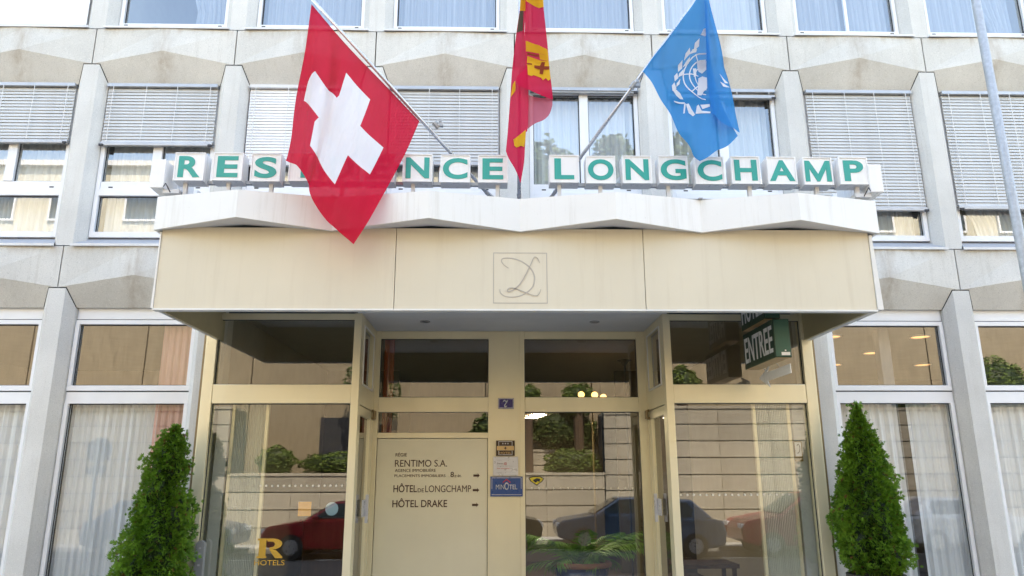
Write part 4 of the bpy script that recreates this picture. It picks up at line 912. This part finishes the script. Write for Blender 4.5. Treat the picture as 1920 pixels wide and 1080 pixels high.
bx('frame', (3.35, -.012, 1.74), (3.45, -.002, 1.98), 'golddark', nt_); bx('paper', (3.362, -.016, 1.80), (3.438, -.0125, 1.965), 'silver', nt_)
stroke([(3.385, 1.93), (3.41, 1.94), (3.42, 1.89), (3.40, 1.84), (3.38, 1.84)], .006, -.0161, 'brown', nt_, 'monogram')
LG = 'round ceiling lights in the lobby'
def ceil(x, y, z, r, mat, lb, g):
    t = empty('ceiling_light', (x, y, z), lb, 'ceiling light', g); MB().lathe([(r, .0), (r*1.15, 0), (r*1.15, -.02), (r, -.02)], (x, y, z), 20).build('ring', 'white', t); MB().lathe([(0, -.01), (r, -.01)], (x, y, z), 20).build('lens', mat, t)
for k, (x, y) in enumerate(((.40, 2.25), (.46, 3.9), (.47, 5.6))): ceil(x, y, (2.49, 2.59, 2.69)[k], .13, 'disc', ('nearest', 'middle', 'farthest')[k]+' white round ceiling light in the lobby behind the right door glass', LG)
struct(MB().add([(-.095, 1.4, 2.455), (.75, 1.4, 2.455), (.75, 7.99, 2.86), (-.095, 7.99, 2.86), (-.095, 1.4, 2.53), (.75, 1.4, 2.53), (.75, 7.99, 2.93), (-.095, 7.99, 2.93)], [(0, 1, 2, 3), (4, 5, 6, 7), (0, 1, 5, 4), (1, 2, 6, 5), (2, 3, 7, 6), (3, 0, 4, 7)]).build('lobby_ceiling', 'lobbywall'))
for k, (x, y, lb) in enumerate(((5.684, 1.0, 'warm round ceiling light nearest the glass on the right of the right shop window'), (4.426, 1.0, 'warm round ceiling light at the top left edge of the right shop window'), (5.71, 2.4, 'warm round ceiling light left of the dark column in the right shop window'), (7.264, 3.7, 'warm round ceiling light deepest on the right of the right shop window'), (5.681, 3.7, 'warm round ceiling light deepest on the left of the right shop window'))):
    ceil(x, y, 3.458, .12, 'discw', lb, 'warm ceiling lights behind the right shop window')
struct(bx('interior_ceiling', (3.76, .345, 3.46), (9.3, 5.99, 3.5), 'room'))
tag(bx('interior_column', (4.80, .46, -.25), (4.95, .60, 3.45), 'greydark', bevel=.01), 'dark grey column inside the shop window behind the right conifer', 'column')
wl = empty('globe_lamp', (1.4, 3.5, 2.6), 'three warm glowing globes of a lamp in the lobby', 'lamp')
for x, z in ((1.21, 2.905), (1.437, 2.90), (1.585, 2.86)):
    gm = MB(); gm.lathe([(.055*math.sin(math.pi*k/8), -.055*math.cos(math.pi*k/8)) for k in range(9)], (x, 3.5, z), 14); gm.build('globe', 'warm', wl, smooth=True)
    MB().tube([(x, 3.5, z-.05), (1.4, 3.55, 2.55)], .008, 6).build('arm', 'golddark', wl)
MB().tube([(1.4, 3.55, -.25), (1.4, 3.55, 2.55)], .02, 8).build('stem', 'golddark', wl)
up = empty('floor_uplighter', (1.95, 3.4, -.25), 'dark floor uplighter behind the right recess glass', 'lamp')
MB().tube([(1.95, 3.4, -.25), (1.95, 3.4, 3.4)], .018, 8).build('stem', 'gasket', up); MB().lathe([(.02, 3.38), (.07, 3.45), (.12, 3.47), (.12, 3.48), (.0, 3.46)], (1.95, 3.4, 0), 16).build('bowl', 'gasket', up); MB().lathe([(.16, -.25), (.16, -.22), (.02, -.2)], (1.95, 3.4, 0), 16).build('foot', 'gasket', up)
ct = empty('reception_counter', (-2.8, 4.0, -.25), 'dark wooden counter deep inside the left glass bay', 'counter')
bx('front', (-3.4, 3.8, -.25), (-2.0, 3.86, .85), 'wood', ct); bx('top', (-3.45, 3.74, .85), (-1.95, 4.4, .90), 'wood', ct); bx('side', (-3.4, 3.861, -.25), (-3.34, 4.4, .849), 'wood', ct)
tb = empty('side_table', (2.6, 1.6, -.25), 'small dark table inside the right glass bay', 'table')
bx('top', (2.2, 1.3, .38), (3.0, 1.9, .43), 'wood', tb)
for x in (2.24, 2.92):
    for y in (1.34, 1.82): bx('leg', (x, y, -.25), (x+.05, y+.05, .379), 'wood', tb)

# potted palm
pp = empty('palm_pot', (.92, 1.50, -.25), 'blue glazed pot with brown rim behind the right door glass', 'pot')
MB().lathe([(0, -.25), (.24, -.25), (.30, .0), (.35, .25), (.37, .40), (.34, .40), (.33, .36), (0, .36)], (.92, 1.50, 0), 28).build('body', 'bluepot', pp, smooth=True)
MB().lathe([(.365, .395), (.40, .40), (.41, .44), (.39, .465), (.345, .465), (.335, .40)], (.92, 1.50, 0), 28).build('rim', 'terracotta', pp, smooth=True)
palm = empty('potted_palm', (.92, 1.50, .36), 'green feathery palm in the blue pot behind the right door glass', 'palm')
rnd = random.Random(5)
for k in range(26):
    az = k*2.399+rnd.uniform(-.3, .3); L = rnd.uniform(.70, 1.05); up_ = rnd.uniform(.45, 1.3); m = MB(); P = []
    for s in range(15):
        t = s/14; r = L*t*math.cos(up_*(1-t*.9)); z = L*(math.sin(up_)*t-.55*t*t*(.6+.3*math.cos(up_)))
        P.append(Vector((.92+.03*math.cos(az)+r*math.cos(az)*1.0, 1.50+r*math.sin(az)*.36, .38+z)))
    m.tube(P, [.008*(1-.8*s/14) for s in range(15)], 4)
    side = Vector((-math.sin(az), math.cos(az), 0))
    for s in range(3, 15):
        d = (P[min(s+1, 14)]-P[s-1]).normalized(); ll = .27*math.sin(math.pi*(.18+.75*s/14))
        for sg in (-1, 1):
            for off in (0, .5):
                b0 = P[s]-(P[s]-P[s-1])*off; e = b0+(side*sg*.75+d*.75).normalized()*ll+Vector((0, 0, -.06-rnd.uniform(0, .05))); mid = (b0+e)/2+Vector((0, 0, .02)); wv_ = d*.011
                m.add([b0, mid+wv_, e, mid-wv_], [(0, 1, 2, 3)])
    m.build('frond', 'palm', palm, fixn=False)

# ------------------------------------------------------------------ street pole
sp = empty('street_pole', (4.92, -2.2, GZ), 'slim grey galvanised street pole at the far right', 'street pole')
MB().tube([(4.92, -2.2, GZ), (4.92, -2.2, 3.0), (4.90, -2.2, 9.0)], [.054, .047, .040], 20).build('shaft', 'galv', sp, smooth=True)
MB().lathe([(.16, .0), (.16, .02), (.075, .03), (.075, .25), (.06, .27)], (4.92, -2.2, GZ), 20).build('base', 'galv', sp)

# ------------------------------------------------------------------ clipped conifers in pots
def conifer(x, y, z0, prof, label, seed, notch=None, lean=0.0, lump=1.0):
    rnd = random.Random(seed); H = prof[-1][0]
    def rad(h, a):
        for (h0, r0), (h1, r1) in zip(prof, prof[1:]):
            if h0 <= h <= h1: r = r0+(r1-r0)*(h-h0)/(h1-h0); break
        else: r = 0
        r *= 1+lump*(.10*math.sin(a*3+h*5+seed)+.09*math.sin(a*5-h*9+seed*2)+.08*math.sin(a*9+h*17)+.05*math.sin(a*14-h*29+seed))
        if notch:
            da = (a-notch[0]+math.pi) % (2*math.pi)-math.pi
            r *= 1-notch[3]*math.exp(-(da/.75)**2-((h-notch[1])/notch[2])**2)
        return max(.01, r)
    t = empty('conifer', (x, y, z0), label, 'conifer', 'clipped conifers flanking the entrance')
    MB().tube([(x, y, z0-.1), (x+.01, y, z0+.5), (x, y, z0+H*.8)], [.035, .03, .008], 8).build('trunk', 'bark', t)
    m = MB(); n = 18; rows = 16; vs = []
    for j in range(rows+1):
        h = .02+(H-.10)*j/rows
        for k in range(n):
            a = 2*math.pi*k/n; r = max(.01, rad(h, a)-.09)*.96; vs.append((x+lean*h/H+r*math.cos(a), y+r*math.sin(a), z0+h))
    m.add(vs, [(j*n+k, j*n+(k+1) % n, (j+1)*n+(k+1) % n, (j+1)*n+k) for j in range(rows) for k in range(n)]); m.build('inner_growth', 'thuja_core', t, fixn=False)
    m = MB(); dry = MB()
    N = 13500; cnt = 0
    while cnt < N:
        h = rnd.uniform(0, H); a = rnd.uniform(0, 2*math.pi); r = rad(h, a)
        if rnd.random() > (r+.05)/.5: continue
        cnt += 1; clump = .5+.5*math.sin(a*11+h*23+seed)*math.sin(h*31-a*7)
        rr = r-abs(rnd.gauss(0, .045))-.075*clump+.03+(rnd.uniform(0, .06) if rnd.random() < .05 else 0); p = Vector((x+lean*h/H+rr*math.cos(a), y+rr*math.sin(a), z0+h+rnd.uniform(-.02, .02)))
        out = Vector((math.cos(a), math.sin(a), rnd.uniform(.15, 1.1))).normalized(); s1 = out.cross(Vector((rnd.uniform(-1, 1), rnd.uniform(-1, 1), rnd.uniform(-.4, 1)))).normalized()
        L = rnd.uniform(.024, .052); tgt = dry if rnd.random() < .03 else m
        for q in range(4):      # a flat fan of scale-leaf fingers
            an = (q-1.5)*.48+rnd.uniform(-.12, .12); d = out*math.cos(an)+s1*math.sin(an); ww = s1*math.cos(an)-out*math.sin(an)
            e = p+d*L*(1-.12*abs(q-1.5)); mid = p+d*L*.5; wd = L*.13
            tgt.add([p, mid+ww*wd, e, mid-ww*wd], [(0, 1, 2, 3)])
    m.build('crown', 'thuja', t, fixn=False); dry.build('dry_sprigs', 'dryleaf', t, fixn=False)['kind'] = 'stuff'
conifer(3.87, -.62, .545, [(0, .22), (.11, .30), (.30, .335), (.54, .33), (.86, .29), (1.18, .225), (1.48, .135), (1.68, .065), (1.825, .015)], 'cone-shaped green conifer right of the entrance', 3)
conifer(-3.90, -.62, .22, [(0, .28), (.27, .33), (.54, .325), (.91, .27), (1.20, .23), (1.48, .20), (1.70, .145), (1.84, .085), (1.91, .02)], 'uneven bushy conifer with a side gap left of the entrance', 8, (-.25, 1.27, .09, .80), .10, 1.7)
for x, z1, lb in ((3.87, .545, 'dark tub under the cone-shaped conifer right of the entrance'), (-3.86, .26, 'dark tub under the uneven conifer left of the entrance')):
    t = empty('planter', (x, -.62, GZ), lb, 'planter', 'planters flanking the entrance')
    MB().lathe([(0, GZ), (.20, GZ), (.27, z1-.06), (.30, z1-.06), (.30, z1), (.27, z1), (.265, z1-.04), (0, z1-.04)], (x, -.62, 0), 26).build('tub', 'pot', t); MB().lathe([(0, z1-.035), (.264, z1-.035)], (x, -.62, 0), 20).build('soil', 'soil', t)

# ------------------------------------------------------------------ across the street (seen in the glass)
def leaf_cloud(m, c, rx, ry, rz, n, rnd, size=.07, flat=0):
    for _ in range(n):
        while True:
            d = Vector((rnd.uniform(-1, 1), rnd.uniform(-1, 1), rnd.uniform(-1, 1)))
            if .05 < d.length < 1: break
        d = d.normalized()*(1-abs(rnd.gauss(0, .13))); k = 1+.13*math.sin(d.x*7+c[0]*3)*math.sin(d.z*8+c[1])
        p = Vector((c[0]+d.x*rx*k, c[1]+d.y*ry*k, c[2]+d.z*rz*k)); nrm = Vector((rnd.gauss(0, 1), rnd.gauss(0, 1), rnd.gauss(0, 1))).normalized()+d
        u = nrm.cross(Vector((0, 0, 1))).normalized()*size*rnd.uniform(.6, 1.3); v = nrm.cross(u).normalized()*size*rnd.uniform(.5, 1.0)
        m.add([p-u, p+v*.6, p+u, p-v*.6], [(0, 1, 2, 3)])
def plant(name, c, r, n, label, cat, mat='hedge', size=.07, trunk=None, group=None, seed=1, core=True):
    rnd = random.Random(seed); t = empty(name, (c[0], c[1], c[2]-r[2]), label, cat, group); m = MB(); leaf_cloud(m, c, *r, n, rnd, size); m.build('crown', mat, t, fixn=False)
    if core:
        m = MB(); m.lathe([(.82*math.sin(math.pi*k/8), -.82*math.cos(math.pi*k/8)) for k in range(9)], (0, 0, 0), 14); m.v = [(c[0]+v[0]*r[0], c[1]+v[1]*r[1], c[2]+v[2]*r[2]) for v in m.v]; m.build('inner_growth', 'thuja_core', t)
    MB().tube([(c[0], c[1], trunk if trunk is not None else c[2]-r[2]-.1), (c[0], c[1], c[2])], .06 if trunk is None else .18, 8).build('trunk', 'bark', t)
OW = -13.9
def slab_wall(x0, x1, ztop, y, label, wdt=1.62, zb=-.45):
    t = empty('retaining_wall', ((x0+x1)/2, y, GZ), label, 'wall'); bx('core', (x0, y-1.4, GZ-.16), (x1, y-.06, ztop-.03), 'dark', t)
    n = round((x1-x0)/wdt); wd = (x1-x0)/n; h = .5; rows = int((ztop-zb)/h+.5); f0 = None
    for j in range(rows):
        z = ztop-(j+1)*h
        for k in range(n):
            x = x0+k*wd
            if f0 is None: f0 = MB().box((x+.005, y-.055, z+.016), (x+wd-.005, y, z+h-.016)).build('stone_slab', 'slab', t, .006); fx, fz = x, z
            else: inst(f0, 'stone_slab', t, (x-fx, 0, z-fz))
    bx('coping', (x0, y-1.4, ztop-.029), (x1, y+.03, ztop+.05), 'slab', t)
slab_wall(-24, -8.2, 3.57, OW, 'tall stone slab wall across the street mirrored in the left windows')
slab_wall(3.4, 24, 3.57, OW, 'tall stone slab wall across the street mirrored in the right windows')
slab_wall(-8.18, 3.38, 1.6, OW, 'low stone slab wall across the street mirrored in the entrance glass', 1.9)
slab_wall(.9, 3.38, 2.4, OW-1.5, 'middle stone terrace wall mirrored in the right door glass', 1.25, 1.5)
opp = empty('opposite_building', (0, -16, GZ), 'brown panelled building across the street with pale upper storeys', 'building')
f0 = None
for k in range(14):
    x = -27.6+k*3.86
    if f0 is None: f0 = bx('wall_panel', (x+.02, -16.0, 1.0), (x+3.84, -15.75, 7.6), 'brownpanel', opp); fx = x
    else: inst(f0, 'wall_panel', opp, (x-fx, 0, 0))
bx('body', (-28, -24, GZ-.1), (26, -16.02, 7.6), 'dark', opp)
for (xa, xb, zt) in ((-28, -.5, 12.6), (9.5, 26, 12.0)):
    bx('upper_storey', (xa, -23, 7.605), (xb, -16.1, zt), 'palewall', opp); bx('roof_edge', (xa-.2, -23.1, zt+.002), (xb+.2, -15.9, zt+.2), 'white', opp)
    x = xa+.8
    while x < xb-1.8:
        for z in (8.3, 10.5 if zt > 12.2 else 10.2):
            f = frame_rect(MB(), x, x+1.5, z, z+1.4, .07, .07, .07, .07, -16.099, -16.02).build('window', 'white', opp); MB().quad((x+.07, -16.06, z+.07), (x+1.43, -16.06, z+.07), (x+1.43, -16.06, z+1.33), (x+.07, -16.06, z+1.33)).build('pane', 'carglass', f, fixn=False)
        x += 2.7
GB = 'clipped bushes on the wall across the street'
for k, (x, z, r, lb) in enumerate(((2.7, 4.15, .62, 'round clipped bush mirrored behind the globe lamps'), (16.4, 4.3, 1.05, 'largest round clipped bush mirrored in the far right window'), (13.4, 3.75, .6, 'low bush mirrored at the foot of the right shop window'), (5.7, 4.35, .62, 'round clipped bush mirrored left of the green hanging sign'), (.9, 4.2, .5, 'ragged bush mirrored beside the centre column'))):
    plant('clipped_bush', (x, -14.6 if x > 3.3 else -15.1, z), (r, r*.6, r), int(2600*r), lb, 'bush', 'hedge', .06, trunk=3.5 if x > 3.4 else 1.6, group=GB, seed=20+k)
plant('yellow_bush', (-6.9, -14.4, 2.0), (.6, .4, .48), 1700, 'yellowish round bush mirrored in the left glass bay', 'bush', 'hedge', .05, seed=31)
plant('clipped_hedge', (-5.1, -14.5, 1.92), (1.2, .45, .36), 2400, 'long clipped hedge mirrored in the left glass bay', 'hedge', 'hedge', .05, seed=32)
plant('juniper', (2.4, -14.5, 1.95), (1.0, .45, .5), 2200, 'sprawling juniper mirrored above the blue car', 'bush', 'hedge', .06, seed=33)
plant('tall_hedge', (2.2, -15.4, 3.1), (1.3, .3, .75), 2600, 'dark tall hedge mirrored in the right door glass', 'hedge', 'treeleaf', .07, seed=34)
plant('ivy_bush', (-.4, -15.1, 2.7), (.8, .35, 1.1), 2200, 'dark ivy bush mirrored beside the star plaque', 'bush', 'treeleaf', .07, seed=35)
plant('small_tree', (-4.3, -14.9, 4.3), (.8, .4, 1.0), 1300, 'airy small tree mirrored at the right of the left glass bay', 'tree', 'treeleaf', .07, trunk=1.6, seed=36, core=False)
GT = 'tall trees behind the building across the street'
for k, (x, y, zt, r, lb) in enumerate(((2.2, -26, 18.6, 1.9, 'narrow tree mirrored at the left of the window above the O box'), (5.9, -26, 19.0, 1.9, 'round tree mirrored right of centre in the window above the N box'), (9.0, -27, 19.5, 2.2, 'broad tree mirrored under the blue flag'))):
    plant('tall_tree', (x, y, zt-4.5), (r, r*.8, 4.5), 4200, lb, 'tree', 'treeleaf', .22, trunk=GZ, group=GT, seed=40+k)
dk = struct(bx('recess_shade_block', (-5.9, -15.745, 1.7), (-4.0, -15.6, 3.4), 'gasket'))  # black block painting the shade of an opening; the wall has no hollow
# road sign on the near kerb, mirrored in the left window
rs = empty('road_sign', (-9.1, -7.6, GZ), 'round road sign on a thin post mirrored in the left window', 'road sign')
MB().tube([(-9.05, -7.6, GZ-.17), (-9.1, -7.6, 2.4)], .035, 10).build('post', 'galv', rs)
m = MB(); m.lathe([(0, -.01), (.28, -.01), (.28, .01), (0, .01)], (0, 0, 0), 28); m.v = [(-9.1+v[0], -7.65+v[2], 2.15+v[1]) for v in m.v]; m.build('disc', 'grey', rs)
bx('small_plate', (-9.33, -7.66, 1.62), (-8.9, -7.64, 1.80), 'grey', rs)

# parked cars across the street
def car(x, y, col, label, flip=1, sc=1.0, h=1.0):
    zg = GZ-.136
    t = empty('parked_car', (x, y, zg), label, 'car', 'cars parked across the street'); mt = plain('car_paint', col, .22, .15, .03)
    def P(px, pz): return (x+flip*px*sc, zg+pz*h)
    low = [(-2.05, .35), (-2.1, .62), (-1.95, .80), (-1.0, .95), (1.55, .98), (2.0, .92), (2.08, .60), (2.02, .32), (1.72, .25), (-1.7, .25)]
    MB().prism([P(*q) for q in low], 1, y-.82, y+.82).build('body', mt, t, .06)
    base = [(-1.05, .93), (1.75, .97)]; top = [(-.25, 1.42), (1.25, 1.44)]
    m = MB(); 
    vs = [(*[P(*base[0])][0][:1], y-.76, P(*base[0])[1]), (P(*base[1])[0], y-.76, P(*base[1])[1]), (P(*base[1])[0], y+.76, P(*base[1])[1]), (P(*base[0])[0], y+.76, P(*base[0])[1]),
          (P(*top[0])[0], y-.56, P(*top[0])[1]), (P(*top[1])[0], y-.56, P(*top[1])[1]), (P(*top[1])[0], y+.56, P(*top[1])[1]), (P(*top[0])[0], y+.56, P(*top[0])[1])]
    m.add(vs, [(0, 3, 2, 1), (4, 5, 6, 7), (0, 1, 5, 4), (1, 2, 6, 5), (2, 3, 7, 6), (3, 0, 4, 7)]); m.build('cabin', mt, t, .05)
    def cab(px, v, sy):  # a point on the sloping cabin side
        zz_ = .95+(1.43-.95)*v; return (P(px, 0)[0], y+sy*(.765-.2*v), zg+zz_*h)
    for sy in (1, -1):
        for a, b, c, d in ((-.82, .28, -.22, .28), (.36, 1.42, .36, 1.12)):
            MB().quad(cab(a, .12, sy), cab(b, .12, sy), cab(d, .86, sy), cab(c, .86, sy)).build('side_window', 'carglass', t, fixn=False)
        bx('door_handle', (P(.15, 0)[0], y+sy*.822, zg+.80*h), (P(.32, 0)[0], y+sy*.85, zg+.84*h), 'grey', t); bx('wing_mirror', (P(-.78, 0)[0], y+sy*.80, zg+.94*h), (P(-.62, 0)[0], y+sy*.96, zg+1.06*h), mt, t, .02)
        for px in (-1.3, 1.25):
            cx_ = P(px, 0)[0]; m = MB(); m.tube([(cx_, y+sy*.66, zg+.31), (cx_, y+sy*.845, zg+.31)], .31, 22); wl_ = m.build('wheel', 'tyre', t); MB().tube([(cx_, y+sy*.846, zg+.31), (cx_, y+sy*.856, zg+.31)], .19, 16).build('rim', 'rim', wl_)
    a, b = P(-1.02, .97), P(-.28, 1.40); MB().quad((a[0], y-.68, a[1]+.02), (a[0], y+.68, a[1]+.02), (b[0]-flip*.02, y+.53, b[1]), (b[0]-flip*.02, y-.53, b[1])).build('windscreen', 'carglass', t, fixn=False)
    for sy in (-1, 1):
        q = P(-2.04, .66); bx('headlight', (q[0]-.05, y+sy*.45, q[1]-.03), (q[0]+.05, y+sy*.78, q[1]+.09), 'lamp_w', t, .015); q = P(2.04, .72); bx('tail_light', (q[0]-.04, y+sy*.55, q[1]-.05), (q[0]+.04, y+sy*.8, q[1]+.1), 'lamp_r', t, .015)
car(-4.1, -11.8, (.30, .012, .022), 'dark red hatchback mirrored in the left glass bay', 1)
car(-.55, -11.7, (.022, .026, .03), 'near black car mirrored beside the centre column', -1, .8)
car(3.6, -11.6, (.07, .12, .19), 'blue grey car mirrored behind the palm', 1)
car(8.2, -11.8, (.30, .02, .045), 'plum red car mirrored in the right glass bay', 1, 1, 1.12)
car(12.8, -11.8, (.60, .62, .66), 'pale silver car mirrored in the right shop window', -1)
car(-9.0, -11.8, (.10, .13, .20), 'slate blue car mirrored in the left shop window', -1)
